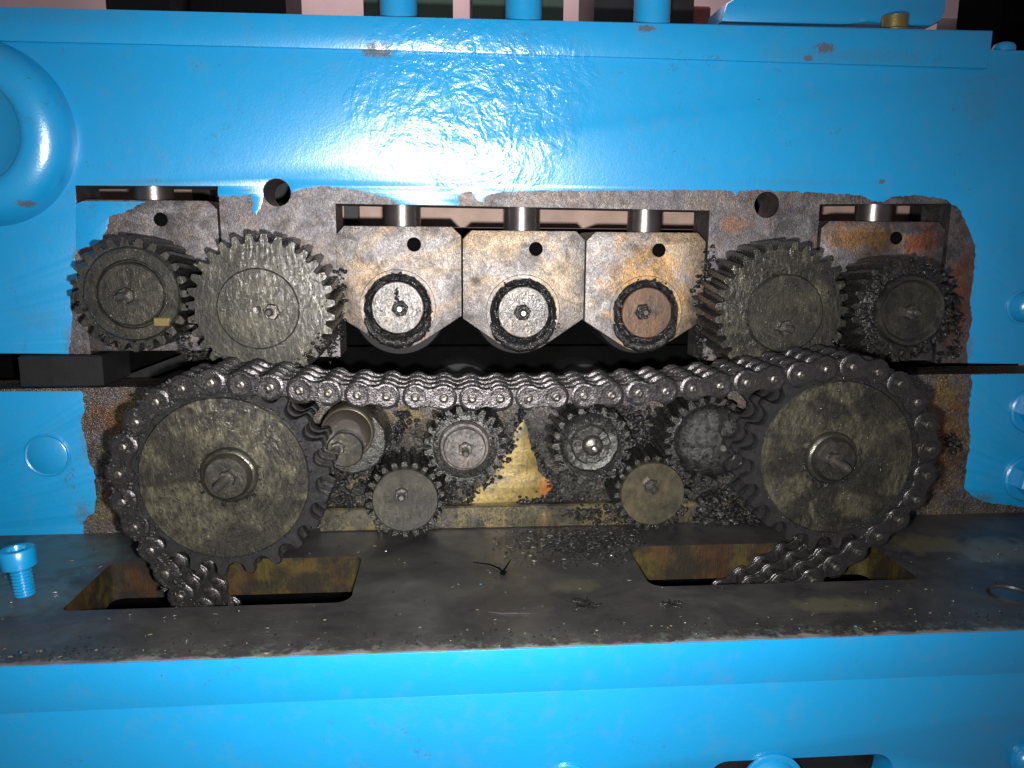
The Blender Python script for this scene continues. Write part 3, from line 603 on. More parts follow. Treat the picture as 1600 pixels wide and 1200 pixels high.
# dark guide bars seen between the plates at left
for k_, (pa, pb, y) in enumerate((((170, 605), (330, 545), 45), ((225, 602), (345, 552), 60))):
    A, B = at(*pa, y), at(*pb, y)
    mb = MB(); mb.rings([[(A.x, y - 4, A.z - 3), (A.x, y + 4, A.z - 3), (A.x, y + 4, A.z + 3), (A.x, y - 4, A.z + 3)], [(B.x, y - 4, B.z - 3), (B.x, y + 4, B.z - 3), (B.x, y + 4, B.z + 3), (B.x, y - 4, B.z + 3)]])
    o = mb.build('guide_bar', M['dark'], None); tag(o, ['slanted dark guide bar in the gap under the upper left gears, nearer one', 'slanted dark guide bar in the gap under the upper left gears, farther one'][k_], 'bar', 'guide bars in the left gap')
o = MB().box((-290, 70, -110), (370, 74, -62)).build('rear_rail', M['hole'], None); tag(o, 'rear rail closing the gap between the two plates, blackened to stand in for shade', 'rail')  # black colour replaces the shade inside the gap
o = MB().box((-290, 40, 106), (380, 44, 108.5)).build('edge', M['green'], None); tag(o, 'thin dark strip along the back of the upper plate top', 'strip')
bpy.data.objects.remove(o)

# ------------------------------------------------------------------ gears
YG = -33.0
def gear_profile(R, N, seed, depth=None):
    m_ = 2 * R / (N + 2); d = depth or 1.95 * m_; rr = R - d; out = []
    for k_ in range(N):
        for f, q in ((0.0, 0), (0.12, .04), (0.19, .3), (0.26, .72), (0.33, 1), (0.65, 1), (0.72, .72), (0.79, .3), (0.86, .04)):
            out.append(((k_ + f) / N * 2 * PI, rr + d * q))
    return out, rr
def gear_body(R, N, width, twist, seed=0, jit=0.25, y0=0.0, secs=6, cham=0.5):
    pr, rr = gear_profile(R, N, seed); mb = MB(); R_ = []
    def ring(y, tw, sc=1.0, cap=None):
        return [((min(r, cap) if cap else r) * sc * math.cos(a + tw), y, (min(r, cap) if cap else r) * sc * math.sin(a + tw)) for a, r in pr]
    R_.append(ring(y0, 0, 1, 0.5)); R_.append(ring(y0, 0, 1, rr * .93)); R_.append(ring(y0, 0, 0.988))
    for j in range(secs + 1):
        f = j / secs; R_.append(ring(y0 + cham + (width - cham) * f, twist * f))
    R_.append(ring(y0 + width, twist, 1, 0.5))
    mb.rings(R_, False, False)
    nv = []
    for v in mb.v:
        d = mnoise.noise_vector(Vector(v) * 0.35 + Vector((seed, 0, 0))) * jit
        if Vector((v[0], v[2])).length < rr * .95: d = d * 0
        elif v[1] < y0 + 0.1: d.y = 0
        nv.append(tuple(Vector(v) + d))
    mb.v = nv
    return mb, rr
def gear(px, py, R, N, label, tw=0.1, width=28, seed=1, name='helical_gear', face='gear', phase=0.0, group=None, jit=0.25, cat='gear'):
    c = at(px, py, YG); t = thing(name, (c.x, YG, c.z), label, cat, group)
    mb, rr = gear_body(R, N, width, tw, seed, jit)
    if phase: 
        q = Matrix.Rotation(phase, 3, 'Y'); mb.v = [tuple(q @ Vector(v)) for v in mb.v]
    tb = mb.build('toothed_body', [M['gear'], M[face]], t, 32)
    if face != 'gear':
        for p in tb.data.polygons:
            if p.normal.y < -0.8 and p.center.y * 1000 < 0.9: p.material_index = 1; p.use_smooth = False
    MB().lathe([(9, width + 8), (9, width - .5)], n=32).build('shaft', M['dark'], t, 40)
    if face == 'gear': MB().lathe([(rr - 0.9, 0.5), (rr - 0.9, -0.35), (rr - 1.4, -0.6), (0.1, -0.6)], n=80).build('face', M[face], t, 40)
    lumps(t, ringpts(rr - .5, rr + (R - rr) * .55, int(N * 2.2), seed * 7 + 1), 0.75, 0.6, seed * 7 + 2, flat=.8)
    lumps(t, ringpts(3, rr - 1, 26 if face != 'gear' else 0, seed * 9), 0.5, -0.7, seed * 9 + 2, flat=.5) if face != 'gear' else None
    return t, c, rr
G = 'gears on the upper row of shafts'
# upper left pinion with stepped collar
t, c, rr = gear(203, 461, 26.4, 24, 'upper left pinion with dished collar and long helical teeth', -0.16, 29, 1, face='disc2', group=G, phase=.1)
o_ = at(206, 460, -38); dx, dz = o_.x - c.x, o_.z - c.z
MB().lathe([(21.0, 0), (21.0, -4.4), (20.3, -5.2), (15.6, -5.2), (15.0, -4.2), (14.6, -4.2), (14.2, -6.6), (13.4, -7.2), (0.1, -7.2)], (dx, 0, dz), n=80, wob=0.008).build('collar', M['disc2'], t, 30, 0.15, 0.3)
e = at(197, 462, -42); stud(t, e.x - c.x, e.z - c.z, -7.2, 3.9, -6.5, .5, 1.9, (-.9, -.2))
lumps(t, ringpts(20, 25, 46, 3, 180, 330), 1.0, -1.5, 8); k0 = at(253, 503, -39)
o = MB().box((k0.x - c.x - 3.2, -6.6, k0.z - c.z - 2.0), (k0.x - c.x + 3.2, -4.9, k0.z - c.z + 2.0), .4).build('key', M['yel'], t, 30)
# upper left gear
t, c, rr = gear(408, 481, 34.2, 31, 'large upper left gear, dull flat face with a round scored washer', 0.10, 29, 2, face='disc2', group=G, phase=.03)
o_ = at(403, 483, YG - 2); dx, dz = o_.x - c.x, o_.z - c.z
MB().lathe([(18.7, 0), (18.7, -1.3), (18.2, -1.9), (0.1, -1.9)], (dx, 0, dz), n=80, wob=0.006).build('washer', M['disc2'], t, 30)
e = at(425, 487, YG - 3); stud(t, e.x - c.x, e.z - c.z, -1.9, 3.9, -6.0, .9, 1.9, (-.3, 0))
e = at(402, 484, YG - 2); MB().lathe([(2.0, -1.8), (1.9, -2.3), (1.4, -2.2), (0.1, -2.0)], (e.x - c.x, 0, e.z - c.z), n=18).build('centre_mark', M['bolt'], t, 30)
lumps(t, ringpts(28, 34, 50, 4, 285, 335) + ringpts(29, 33, 14, 5, 190, 230), 0.9, -0.9, 10)
# upper right gear
t, c, rr = gear(1222, 487, 34.2, 31, 'large upper right gear, olive oiled face partly behind the chain', -0.10, 29, 3, face='disc3' if False else 'disc', group=G, phase=.08)
o_ = at(1227, 490, YG - 3); dx, dz = o_.x - c.x, o_.z - c.z
MB().lathe([(19.0, 0), (19.0, -2.6), (18.3, -3.4), (0.1, -3.4)], (dx, 0, dz), n=80, wob=0.012).build('washer', M['gear'] if False else M['disc2'], t, 30)
e = at(1226, 512, YG - 4); stud(t, e.x - c.x, e.z - c.z, -3.4, 3.9, -6.0, .2, 1.9, (.7, -.4))
lumps(t, ringpts(18.5, 20.5, 34, 6, 80, 230, (dx, dz)), 0.7, -2.2, 12, flat=.5)
# upper right pinion caked in grease
t, c, rr = gear(1410, 485, 26.0, 24, 'upper right pinion caked in lumpy black grease round a dished cap', 0.16, 29, 4, group=G, phase=.2, jit=0.7)
o_ = at(1427, 486, -38); dx, dz = o_.x - c.x, o_.z - c.z
MB().lathe([(17.5, 0), (17.5, -4), (16.6, -5.6), (15.2, -5.4), (13.8, -3.4), (0.1, -3.2)], (dx * .6, 0, dz), n=72, wob=0.03).build('cap', M['disc2'], t, 35, 0.3, 0.3)
e = at(1424, 488, -38); stud(t, e.x - c.x, e.z - c.z, -3.2, 3.7, -5.0, .5, 2.0, (.4, 0))
lumps(t, ringpts(17.5, 25.5, 170, 21, 0, 360, (1, 0)), 1.5, -1.8, 22)
lumps(t, ringpts(17, 24, 70, 23, 120, 235), 1.6, -3.5, 24)

# lower pinions
GL = 'small pinions on the lower row of shafts'
def pinion(px, py, R, N, label, tw, seed, jit=0.3, phase=0.0): return gear(px, py, R, N, label, tw, 28, seed, 'pinion', 'gear', phase, GL, jit)
t, c, rr = pinion(727, 698, 20.3, 20, 'greasy lower pinion with long pointed teeth, left of the yellow patch', 0.16, 5, 0.45)
o_ = at(726, 701, -40); dx, dz = o_.x - c.x, o_.z - c.z
MB().lathe([(12.6, 0), (12.6, -3), (11.5, -4), (10.4, -4), (10.2, -7), (9.7, -7.6), (0.1, -7.6)], (dx, 0, dz), n=64, wob=0.01).build('shaft_end', M['gear_end'], t, 30)
e = at(727, 701, -41); stud(t, e.x - c.x, e.z - c.z, -7.6, 3.6, -5.5, .5, 1.9, (.1, -1.0))
lumps(t, ringpts(12, 19.5, 130, 31), 1.0, -1.0, 32); lumps(t, ringpts(11, 13.5, 40, 33, 0, 360), .8, -3.5, 34)
t, c, rr = pinion(633, 781, 19.6, 22, 'lower left pinion with plain grey end disc, under the idler', 0.12, 6)
o_ = at(633, 782, -38); dx, dz = o_.x - c.x, o_.z - c.z
MB().lathe([(16.0, 0), (16.0, -4.4), (15.5, -5.0), (0.1, -5.0)], (dx, 0, dz), n=72, wob=0.004).build('end_disc', M['disc2'], t, 30)
e = at(628, 771, -38.5); stud(t, e.x - c.x, e.z - c.z, -5, 3.4, -5.0, .5, 2.0, (0, -.5))
lumps(t, ringpts(15.5, 19.5, 70, 35, 170, 400), .9, -1.5, 36)
t, c, rr = pinion(925, 697, 20.3, 20, 'greasy lower pinion with clogged teeth, right of the yellow patch', 0.16, 7, 0.5, .15)
o_ = at(922, 693, -38); dx, dz = o_.x - c.x, o_.z - c.z
MB().lathe([(14.5, 0), (14.5, -4), (13.4, -5.2), (12, -4.6), (9.9, -4.4), (9.6, -7), (9, -7.6), (0.1, -7.2)], (dx, 0, dz), n=64, wob=0.03).build('collar', M['gear'], t, 35, .4, .4)
e = at(926, 696, -41); MB().lathe([(5.2, -7), (4.8, -9.2), (3.6, -10.2), (0.1, -10.4)], (e.x - c.x, 0, e.z - c.z), n=28).build('nut', M['bolt'], t, 60)
e = at(929, 702, -45); MB().tube([(e.x - c.x, -9.5, e.z - c.z), (e.x - c.x + .2, -12.2, e.z - c.z - .3), (e.x - c.x + .2, -12.8, e.z - c.z - .3)], [1.8, 1.8, 1.1], 12).build('stud_tip', M['tip'], t, 40)
lumps(t, ringpts(14, 20, 150, 37), 1.1, -1.2, 38); lumps(t, ringpts(11.5, 14.5, 50, 39, 20, 200, (dx, dz)), 1.1, -5, 40)
t, c, rr = pinion(1019, 771, 19.6, 22, 'lower right pinion with a clean olive end disc', -0.14, 8, .3, .1)
o_ = at(1020, 772, -38); dx, dz = o_.x - c.x, o_.z - c.z
MB().lathe([(16.2, 0), (16.2, -4.4), (15.8, -5.0), (0.1, -5.0)], (dx, 0, dz), n=72).build('end_disc', M['disc3'], t, 30)
e = at(1017, 759, -38.5); stud(t, e.x - c.x, e.z - c.z, -5, 3.9, -5.5, .8, 1.9, (.7, -.9))
lumps(t, ringpts(15.8, 19.5, 40, 41, -60, 120), .9, -1.5, 42)
t, c, rr = pinion(1106, 688, 22.5, 23, 'grease covered pinion beside the right sprocket, whole face buried in black grease', -0.22, 9, .7)
MB().lathe([(18.5, 0), (18.5, -3), (16, -6.5), (10, -8.5), (4, -9.5), (0.1, -9.6)], (0.6, 0, 0), n=72, wob=.06).build('grease_cap', M['grease'], t, 60, 1.6, .22)
e = at(1128, 699, -42); MB().tube([(e.x - c.x, -6, e.z - c.z), (e.x - c.x, -10.5, e.z - c.z), (e.x - c.x, -11.2, e.z - c.z)], [2.0, 2.0, 1.6], 14).build('stud_tip', M['tip'], t, 40)
lumps(t, ringpts(3, 20, 130, 43), 1.3, -4.5, 44, flat=.9)

# idler cup left of the lower pinions
c = at(553, 686, -22); t = thing('idler_pulley', (c.x, -22, c.z), 'smooth worn idler cup with brown dished face and pale rim beside the left sprocket', 'pulley')
MB().lathe([(16.5, 22), (16.5, -4), (15.6, -5), (13, -5)], n=80, wob=.01).build('outer_ring', M['gear'], t, 35, .25, .3)
o_ = at(542, 677, -36); dx, dz = o_.x - c.x, o_.z - c.z
MB().lathe([(12.6, 0), (12.6, -13.0), (12.2, -13.8), (11.6, -14.0), (11.1, -13.6), (11.0, -11.0)], (dx, 0, dz), n=80).build('rim', M['rim'], t, 50)
MB().lathe([(11.2, -12), (10.9, -13.3), (9.0, -12.4), (5, -11.8), (0.1, -11.6)], (dx, 0, dz), n=80).build('dished_face', M['cup'], t, 60)
o_ = at(539, 703, -40); dx, dz = o_.x - c.x, o_.z - c.z
MB().lathe([(8.6, -6), (8.6, -17.5), (8.0, -18.2), (0.1, -18.2)], (dx, 0, dz), n=56, wob=.02).build('eccentric_disc', M['disc2'], t, 35, .2, .4)
e = at(528, 700, -41); stud(t, e.x - c.x, e.z - c.z, -18.2, 3.4, -5.5, .4, 2.0, (-.9, -1.2))
lumps(t, ringpts(12, 17, 26, 51, 180, 330, (2, -4)), 1.0, -8, 52)

# ------------------------------------------------------------------ sprockets
PITCH = 12.0; NT_ = 22; RP = PITCH / (2 * math.sin(PI / NT_)); YC = [-71.0, -60.5, -50.0]
A_ = at(345, 750, -76); B_ = at(1310, 715, -76)
CA = Vector((-95.6, -99.4)); CB = Vector((174.9, -94.4))
def spoly(phase):
    rr = 3.9; out = []; h = PI / NT_
    for k_ in range(NT_):
        a0 = phase + k_ * 2 * h
        for f in (-1, -.88, -.74, -.62, -.45, -.22, 0, .22, .45, .62, .74, .88):
            th = f * h
            s_ = RP * math.sin(abs(th))
            if s_ < rr * .999: r = RP * math.cos(th) - math.sqrt(rr * rr - s_ * s_)
            else: r = RP + 0.3 + (abs(f) - .62) / .16 * 2.0
            
            out.append((a0 + th, min(r, RP + 2.3)))
    return out
def sprocket(C, phase, label, hub, tip, seed):
    t = thing('sprocket', (C.x, -38, C.y), label, 'sprocket', 'big triple sprockets driving the chain'); pr = spoly(phase)
    for j, yc in enumerate(YC):
        mb = MB(); w_ = 5.4; y0 = yc + 38 - w_ / 2; y1 = y0 + w_
        def ring(y, s_=1.0, cap=None): return [((min(r, cap) if cap else r * s_) * math.cos(a), y, (min(r, cap) if cap else r * s_) * math.sin(a)) for a, r in pr]
        mb.rings([ring(y0, 1, 10), ring(y0, 1, RP - 5.5), ring(y0, .985), ring(y0 + .9), ring(y1 - .9), ring(y1, .985), ring(y1, 1, 10)], False, False)
        mb.build('toothed_ring', M['ring'], t, 38, 0.12, 0.3)
    MB().lathe([(33, -1), (33, -29)], n=64).build('core', M['dark'], t, 40)
    MB().lathe([(35.6, -34), (35.6, -36.2), (35.0, -36.9), (0.1, -36.9)], n=110, wob=.002).build('face_disc', M['disc'], t, 30)
    hb = at(*hub, -77); x, z = hb.x - C.x, hb.z - C.y
    MB().lathe([(12.0, -36), (12.0, -38.5), (11.2, -39.8), (10.2, -40.2), (9.6, -42), (8.6, -43.2), (0.1, -43.4)], (x, 0, z), n=64, wob=.015).build('hub', M['disc2'], t, 40, .2, .3)
    e = at(*tip[0], -82); n_ = stud(t, e.x - C.x, e.z - C.y, -43.2, 3.6, -9.5, .2, 2.0, tip[1])
    lumps(t, ringpts(12, 14, 40, seed, 150, 380, (x, z)), .9, -37.3, seed + 1)
    lumps(t, ringpts(34.6, 36.8, 170, seed + 2, 0, 360), .6, -36.3, seed + 3)
    lumps(t, ringpts(13, 34, 60, seed + 4), .45, -37, seed + 5, flat=.5)
    return t

# ------------------------------------------------------------------ chain path (pin centres), front plane
def W(px, py): p = at(px, py, -76); return Vector((p.x, p.z))
def arc(C, a0, a1, r=RP, st=3):
    n = max(2, int(abs(a1 - a0) / st)); return [C + Vector((math.cos(math.radians(a0 + (a1 - a0) * i / n)), math.sin(math.radians(a0 + (a1 - a0) * i / n)))) * r for i in range(n + 1)]
dense = [W(330, 985), W(305, 960)][:0]
leg = [W(350, 1035), W(336, 1010), W(318, 985), W(300, 958), W(283.5, 930), W(262, 896)]
span = [W(442.5, 606.5), W(486, 611), W(530, 614.5), W(575, 617), W(618.5, 619), W(660.5, 620.5), W(704, 621.5), W(746.6, 622), W(789.5, 621.5), W(830, 621), W(872, 619.5), W(914, 618), W(956, 616), W(999, 613.5), W(1041, 610.5), W(1084.5, 606.5), W(1126.5, 602), W(1168.5, 597), W(1210.5, 592)]
legr = [W(1302, 886), W(1267, 906), W(1232, 926), W(1197, 946), W(1160, 968), W(1125, 988), W(1090, 1008)]
raw = leg + arc(CA, 216, 88) + span + arc(CB, 100, -50) + legr
# smooth, then march at the pitch
for _ in range(2):
    dn = [raw[0]]
    for a, b in zip(raw, raw[1:]): dn += [a * .75 + b * .25, a * .25 + b * .75]
    raw = dn + [raw[-1]]
pins = [raw[0]]; i = 0
cur = raw[0]
while i < len(raw) - 1:
    a, b = raw[i], raw[i + 1]
    if (b - cur).length < PITCH: i += 1; continue
    lo, hi = 0.0, 1.0
    s0 = a if (a - cur).length < PITCH else a
    for _ in range(30):
        m_ = (lo + hi) / 2
        if ((a + (b - a) * m_) - cur).length < PITCH: lo = m_
        else: hi = m_
    cur = a + (b - a) * lo; pins.append(cur.copy())
print('pins', len(pins))
pa = min(pins, key=lambda p: abs((p - CA).length - RP) + (0 if p.x < CA.x - 20 else 99)); pb = min(pins, key=lambda p: abs((p - CB).length - RP) + (0 if p.x > CB.x + 20 else 99))
sprocket(CA, math.atan2(pa.y - CA.y, pa.x - CA.x), 'left sprocket, olive smeared face with a bright scratch, hub bolt pointing down left', (357, 743), ((356, 747), (-2.2, -1.5)), 70)
sprocket(CB, math.atan2(pb.y - CB.y, pb.x - CB.x), 'right sprocket, darker olive face with curved wipe marks and a bent hub bolt', (1300, 716), ((1303, 719), (1.7, -1.5)), 90)

# link templates (local: first pin at origin, second at +X)
def link_outline(r, waist, n=10):
    out = []
    for i in range(n + 1):
        a = math.radians(48 + (312 - 48) * i / n); out.append((r * math.cos(a), r * math.sin(a)))
    out.append((PITCH / 2, -waist))
    for i in range(n + 1):
        a = math.radians(-132 + 264 * i / n); out.append((PITCH + r * math.cos(a), r * math.sin(a)))
    out.append((PITCH / 2, waist)); return out
def plate_rings(mb, r, waist, y0, y1, ch=.35):
    o = link_outline(r, waist); cx = PITCH / 2
    i_ = [(cx + (x - cx) * .93, z * .9) for x, z in o]
    mb.rings([[(x, y0, z) for x, z in i_], [(x, y0 + ch, z) for x, z in o], [(x, y1 - ch * .5, z) for x, z in o], [(x, y1, z) for x, z in i_]])
def mk_outer():
    mb = MB()
    for y in (-77.2, -66.55, -56.05, -45.6): plate_rings(mb, 5.75, 3.9, y, y + 1.6, .45)
    for x in (0, PITCH): mb.lathe([(4.6, -77.1), (4.3, -77.45), (2.3, -77.35)], (x, 0, 0), n=24)
    return mb
def mk_inner():
    mb = MB()
    for yc in YC:
        plate_rings(mb, 5.2, 3.5, yc - 4.4, yc - 3.1); plate_rings(mb, 5.45, 3.6, yc + 3.3, yc + 4.7)
        for x in (0, PITCH): mb.lathe([(3.7, yc + 3.4), (3.7, yc - 3.4)], (x, 0, 0), n=16)
    return mb
outer = mk_outer(); inner_l = mk_inner()
chain = thing('roller_chain', ((CA.x + CB.x) / 2, -58, -57), 'thick greasy triple strand roller chain over both big sprockets and down through the slots', 'roller chain')
cl = Vector(chain.location) * 1000
mo = outer.build('outer_link', M['chain'], chain, 38, 0.12, 0.6); mi_ = inner_l.build('inner_link', M['chain'], chain, 38, 0.12, 0.6)
pin = MB().lathe([(1.9, -43.5), (2.0, -78.3), (1.85, -78.9), (1.1, -79.2), (0.9, -78.7), (0.1, -78.6)], n=18).build('pin', M['bolt'], mo, 35)
outer_par = 0
# keep the parity: pins near (660,620)-(704,621) form an outer link
ref = W(660.5, 620.5); ki = min(range(len(pins)), key=lambda k_: (pins[k_] - ref).length); outer_par = ki % 2
first = {0: True, 1: True}
def place(o, a, b):
    ang = math.atan2(b.y - a.y, b.x - a.x)
    o.location = ((a.x - cl.x) * S, -cl.y * S, (a.y - cl.z) * S); o.rotation_euler = (0, -ang, 0)
gl = []
for k_ in range(len(pins) - 1):
    isout = (k_ % 2 == outer_par); src = mo if isout else mi_
    if first[int(isout)]: o = src; first[int(isout)] = False
    else: o = src.copy(); COL.objects.link(o); o.parent = chain
    place(o, pins[k_], pins[k_ + 1])
    if isout:
        if o is mo: p1 = pin
        else: p1 = pin.copy(); COL.objects.link(p1)
        p1.parent = o; p1.location = (0, 0, 0)
        p2 = pin.copy(); COL.objects.link(p2); p2.parent = o; p2.location = (PITCH * S, 0, 0)
# grease on the chain, heavier at the left wrap
rnd = random.Random(5); mb = MB()
for k_ in range(len(pins) - 1):
    a, b = pins[k_], pins[k_ + 1]; heavy = k_ < 15
    for _ in range(34 if heavy else 3):
        f = rnd.random(); p = a + (b - a) * f; n_ = Vector((-(b - a).y, (b - a).x)).normalized()
        q = p + n_ * rnd.uniform(-5, 5); s_ = rnd.uniform(.35, .9) * (1.35 if heavy else .8)
        mb.blob((q.x - cl.x, rnd.uniform(-77.6, -76.6) - cl.y, q.y - cl.z), (s_, s_ * .45, s_ * rnd.uniform(.6, 1.1)), rnd.uniform(0, 90), 5, 7)
mb.build('grease', M['grease'], chain, 60)

# ------------------------------------------------------------------ grease ridges and clots on the lower casing
def ridge(name, pxs, size, label, y=-1.2, seed=1, dens=1.0, cat='grease', flat=.8):
    rnd = random.Random(seed); mb = MB(); P0 = at(*pxs[0])
    for a, b in zip(pxs, pxs[1:]):
        A, B = at(*a), at(*b); size_ = size * .7; n = max(2, int((B - A).length / size * 3.8 * dens))
        for i in range(n):
            p = A + (B - A) * ((i + rnd.random()) / n); s_ = size_ * (0.25 + 1.2 * rnd.random() ** 2.2)
            mb.blob((p.x - P0.x + rnd.gauss(0, 1) * size, y + rnd.uniform(-.6, .3) * size, p.z - P0.z + rnd.gauss(0, 1) * size), (s_, s_ * flat, s_ * rnd.uniform(.5, 1)), rnd.uniform(0, 99), 6, 8)
    o = mb.build(name, M['grease'], None, 60); o.location = (P0.x * S, 0, P0.z * S)
    return tag(o, label, cat)
ridge('grease_clot', [(838, 690), (848, 720), (858, 745), (868, 768), (850, 786), (810, 784), (868, 783), (925, 778)], 1.8, 'rope of black grease round the orange tip of the yellow patch', seed=1)
ridge('grease_clot', [(812, 640), (806, 665), (796, 700), (786, 725), (760, 755), (735, 772), (712, 792)], 1.7, 'rope of black grease along the left edge of the yellow patch', seed=2)
ridge('grease_clot', [(505, 770), (530, 790), (560, 800), (520, 745), (545, 735), (575, 760), (600, 700), (640, 660), (620, 640)], 2.2, 'crumbly black grease between the idler and the lower left pinion', seed=3, dens=1.6)
ridge('grease_clot', [(1120, 780), (1100, 800), (1130, 810), (1090, 820), (1140, 795), (1165, 815), (1110, 770), (1085, 810), (1150, 825)], 2.8, 'heap of black grease under the buried pinion, left of the right sprocket', y=-5, seed=4, dens=2.6, flat=1.4)
ridge('grease_clot', [(690, 790), (700, 770), (705, 750), (696, 810)], 1.7, 'crumbs of black grease between the two lower left pinions', seed=5, dens=2)
ridge('grease_clot', [(985, 650), (1010, 670), (990, 700), (1000, 720), (965, 655), (960, 640), (1020, 645)], 2.3, 'smear of black grease between the clogged pinion and the buried pinion', seed=6, dens=2)
ridge('grease_clot', [(1478, 690), (1484, 684), (1490, 694), (1482, 700)], 2.4, 'single clot of black grease on the rusty plate right of the chain', y=-1.5, seed=7, dens=3)
ridge('grease_clot', [(1106, 390), (1104, 420), (1085, 455), (1095, 490), (1090, 530), (1100, 570)], 1.5, 'line of black grease down the seam left of the upper right gear', seed=8, dens=1.3)
ridge('grease_clot', [(1478, 430), (1490, 470), (1494, 510), (1488, 545), (1470, 560)], 1.8, 'trail of black grease right of the upper right pinion', seed=9, dens=1.8)
ridge('grease_clot', [(296, 520), (285, 548), (330, 556), (300, 552)], 1.6, 'black grease between the two upper left gears', y=-3, seed=10, dens=1.8)
ridge('grease_clot', [(530, 420), (533, 470), (528, 520), (518, 560)], 1.5, 'black grease on the seam right of the upper left gear', seed=11, dens=1.8)
ridge('grease_clot', [(880, 796), (940, 790), (1000, 800), (960, 806), (900, 802)], 1.6, 'crumbs of grease on the foot strip left of the olive pinion', y=-6.2, seed=12, dens=1.8)

# ------------------------------------------------------------------ swarf and litter on the bed
def curl(mb, p, L, r, rnd):
    a = rnd.uniform(0, 2 * PI); k_ = rnd.uniform(-2.5, 2.5); q = Vector(p); pts = []
    for i in range(5):
        pts.append(q.copy()); q = q + Vector((math.cos(a) * L / 4, math.sin(a) * L / 4, rnd.uniform(-.1, .25) * L / 4)); a += k_ / 4
    mb.tube(pts, [r * .6, r, r * 1.1, r, r * .5], 4)
def swarf(name, n, sample, label, mats, L=(.8, 2.6), seed=1):
    rnd = random.Random(seed); mb = MB()
    for _ in range(n):
        px, py = sample(rnd); p = on(px, py)
        if (-161 < p.x < -42 and -89 < p.y < -39) or (88 < p.x < 215.5 and -83 < p.y < -35.5) or p.y < YF + 1 or p.y > -1: continue
        mb.mat(rnd.choices(range(len(mats)), [m_[1] for m_ in mats])[0])
        curl(mb, (p.x, p.y, ZL + rnd.uniform(.2, .9)), rnd.uniform(*L), rnd.uniform(.12, .32), rnd)
    o = mb.build(name, [M[m_[0]] for m_ in mats], None, 50); return tag(o, label, 'metal swarf', kind='stuff')
def gpile(rnd):
    while True:
        x = rnd.gauss(915, 55); y = rnd.gauss(848, 15)
        if 770 < x < 1010 and 826 < y < 888: return x, y
swarf('metal_swarf', 1900, gpile, 'heap of fine dark metal swarf in front of the lower plate', [('grease', 7), ('chip', 1.2), ('dark', 3)], seed=3)
swarf('loose_swarf', 260, lambda r: (r.uniform(-20, 1620), r.uniform(850, 1035)), 'fine pale chips and swarf sprinkled over the bed', [('grease', 3), ('chip', 3), ('olive', 2), ('bluechip', .06)], (.5, 2.2), seed=4)
swarf('edge_crumbs', 230, lambda r: (lambda x: (x, 1022 - (x / 1600) * 58 - abs(r.gauss(0, 12)) + 8))(r.uniform(0, 1600)), 'crumbs of dirt and old paint along the front edge of the bed', [('olive', .6), ('bluechip', .05), ('chip', .2), ('dark', 4)], (.4, 1.4), seed=6)
def clump(px, py, n, rad, label, mat='grease', seed=1, cat='swarf clump', L=(2, 5)):
    rnd = random.Random(seed); mb = MB()
    for _ in range(n):
        curl(mb, (rnd.gauss(0, rad), rnd.gauss(0, rad), .3 + abs(rnd.gauss(0, rad * .5))), rnd.uniform(*L), rnd.uniform(.2, .45), rnd)
    o = mb.build('swarf_clump', M[mat], None, 50); p = on(px, py); o.location = (p.x * S, p.y * S, ZL * S); tag(o, label, cat)
clump(916, 948, 46, 1.8, 'tangled dark clump of swarf in the middle of the bed front', seed=2)
clump(1050, 947, 22, 1.0, 'small dark curl of swarf between the slots, right of the larger clump', seed=3)
p0 = on(740, 882); mb = MB()
q = [on(740, 881), on(765, 884), on(780, 890), on(787, 897)]
mb.tube([(v.x - p0.x, v.y - p0.y, .7) for v in q], [.25, .35, .4, .5], 6); q = [on(785, 897), on(792, 888), on(798, 880)]
mb.tube([(v.x - p0.x, v.y - p0.y, .8 + i * .5) for i, v in enumerate(q)], [.5, .4, .2], 6)
mb.blob((on(786, 898).x - p0.x, on(786, 898).y - p0.y, .8), (1.6, 1.3, .8), 4)
o = mb.build('wire_scrap', M['hole'], None, 50); o.location = (p0.x * S, p0.y * S, ZL * S); tag(o, 'thin black forked wire scrap lying on the bed between the slots', 'wire scrap')
p0 = on(765, 959); mb = MB(); q = [on(763, 958), on(785, 960.5), on(805, 960), on(828, 960.5)]
mb.tube([(v.x - p0.x, v.y - p0.y, .5) for v in q], [.2, .35, .3, .15], 6)
o = mb.build('bright_shaving', M['tip'], None, 50); o.location = (p0.x * S, p0.y * S, ZL * S); tag(o, 'long bright metal shaving lying near the front edge of the bed', 'metal shaving')

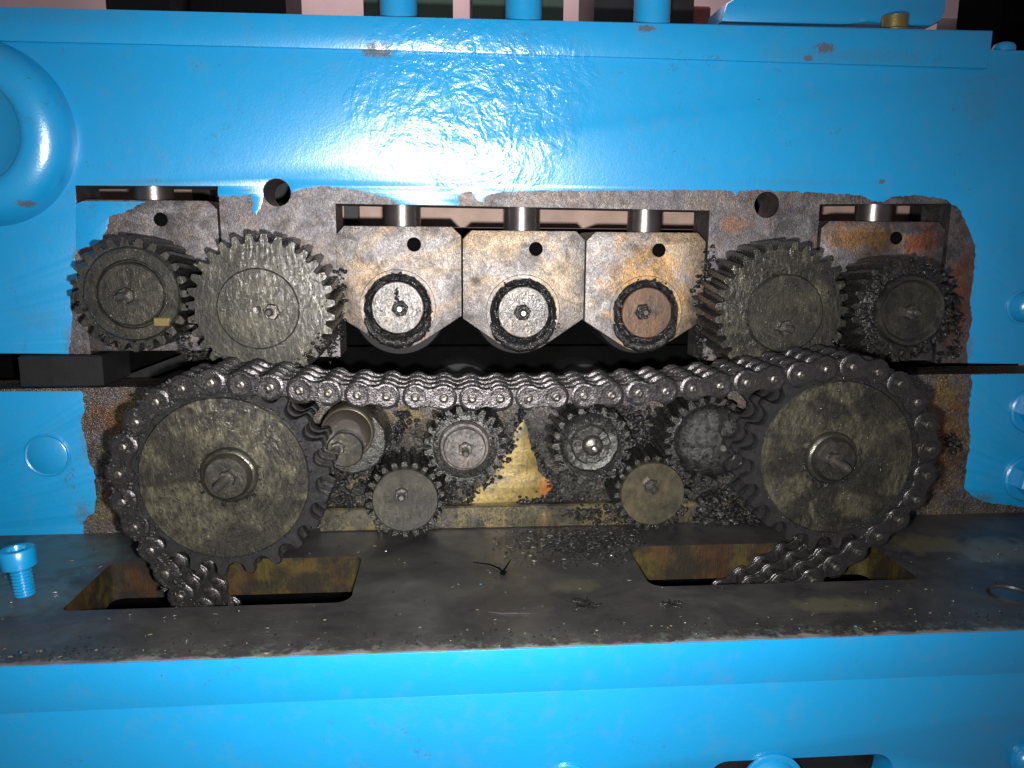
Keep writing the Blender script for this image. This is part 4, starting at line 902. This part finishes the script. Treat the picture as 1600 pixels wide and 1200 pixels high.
# ------------------------------------------------------------------ background above the machine
o = MB().box((-900, 600, -100), (1100, 610, 700)).build('wall', M['wall'], None); tag(o, 'pale pink wall behind the machine', 'wall', kind='structure')
def rear(name, a, b, y, d, mat, label, cat, bev=1.0):
    A, B = at(*a, y), at(*b, y)
    o = MB().box((A.x, y, B.z), (B.x, y + d, A.z), bev).build(name, M[mat], None, 35); return tag(o, label, cat)
rear('rear_beam', (160, -60), (268, 40), 120, 60, 'dark', 'dark lump behind the top edge, farthest left', 'machine part')
rear('rear_beam', (268, -60), (448, 40), 160, 60, 'black', 'dark purplish block behind the top edge at left', 'machine part')
rear('rear_housing', (566, -60), (708, 40), 110, 60, 'green', 'dark green housing behind the left adjusting screw', 'machine part')
rear('rear_housing', (738, -60), (880, 40), 110, 60, 'green', 'dark green housing behind the centre adjusting screw', 'machine part')
rear('rear_housing', (930, -60), (1082, 60), 110, 60, 'dark', 'dark housing behind the right adjusting screw', 'machine part')
rear('red_bracket', (1060, 8), (1108, 60), 140, 30, 'red', 'dark red bracket behind the top edge right of the screws', 'bracket')
rear('black_cabinet', (1572, -40), (1700, 130), 260, 60, 'hole', 'black cabinet edge in the top right corner', 'cabinet')
rear('dusky_beam', (1465, 26), (1590, 90), 330, 20, 'wall', 'mauve beam low on the wall at upper right', 'beam')
# blue flanged arm with rounded end
y = 18; fl = [(1140, 0), (1205, -40), (1560, -60), (1490, -30), (1487, 15), (1478, 30), (1462, 38), (1420, 38), (1365, 32), (1320, 37), (1255, 36), (1130, 31)]
P = [at(*p_, y) for p_ in fl]; c0 = at(1400, 34, 20); t = thing('flanged_arm', (c0.x, y, c0.z), 'blue rounded flange arm overhanging the top edge at upper right', 'machine arm')
MB().slab([[(p_.x - c0.x, p_.z - c0.z) for p_ in P]], 4, 34, 2.5).build('arm_body', M['blue'], t, 40)
b0 = at(1400, 40, 10); t = thing('foot_bolt', (b0.x, 12, ZT(b0.x)), 'short yellowed bolt under the flanged arm on the top edge', 'bolt')
MB().lathe([(8.5, -1), (8.5, 2), (6.5, 3), (6.5, 9), (0.1, 9)], axis='Z', n=32).build('bolt_shank', M['yel'], t, 40)
b0 = at(1570, 78, 8); t = thing('small_dome', (b0.x, 9, b0.z), 'small blue domed screw on the step at the upper right', 'screw')
MB().lathe([(5.6, -1), (5.6, 1.4), (4.6, 3), (2.5, 3.8), (0.1, 4)], axis='Z', n=32).build('dome_head', M['blue'], t, 50)
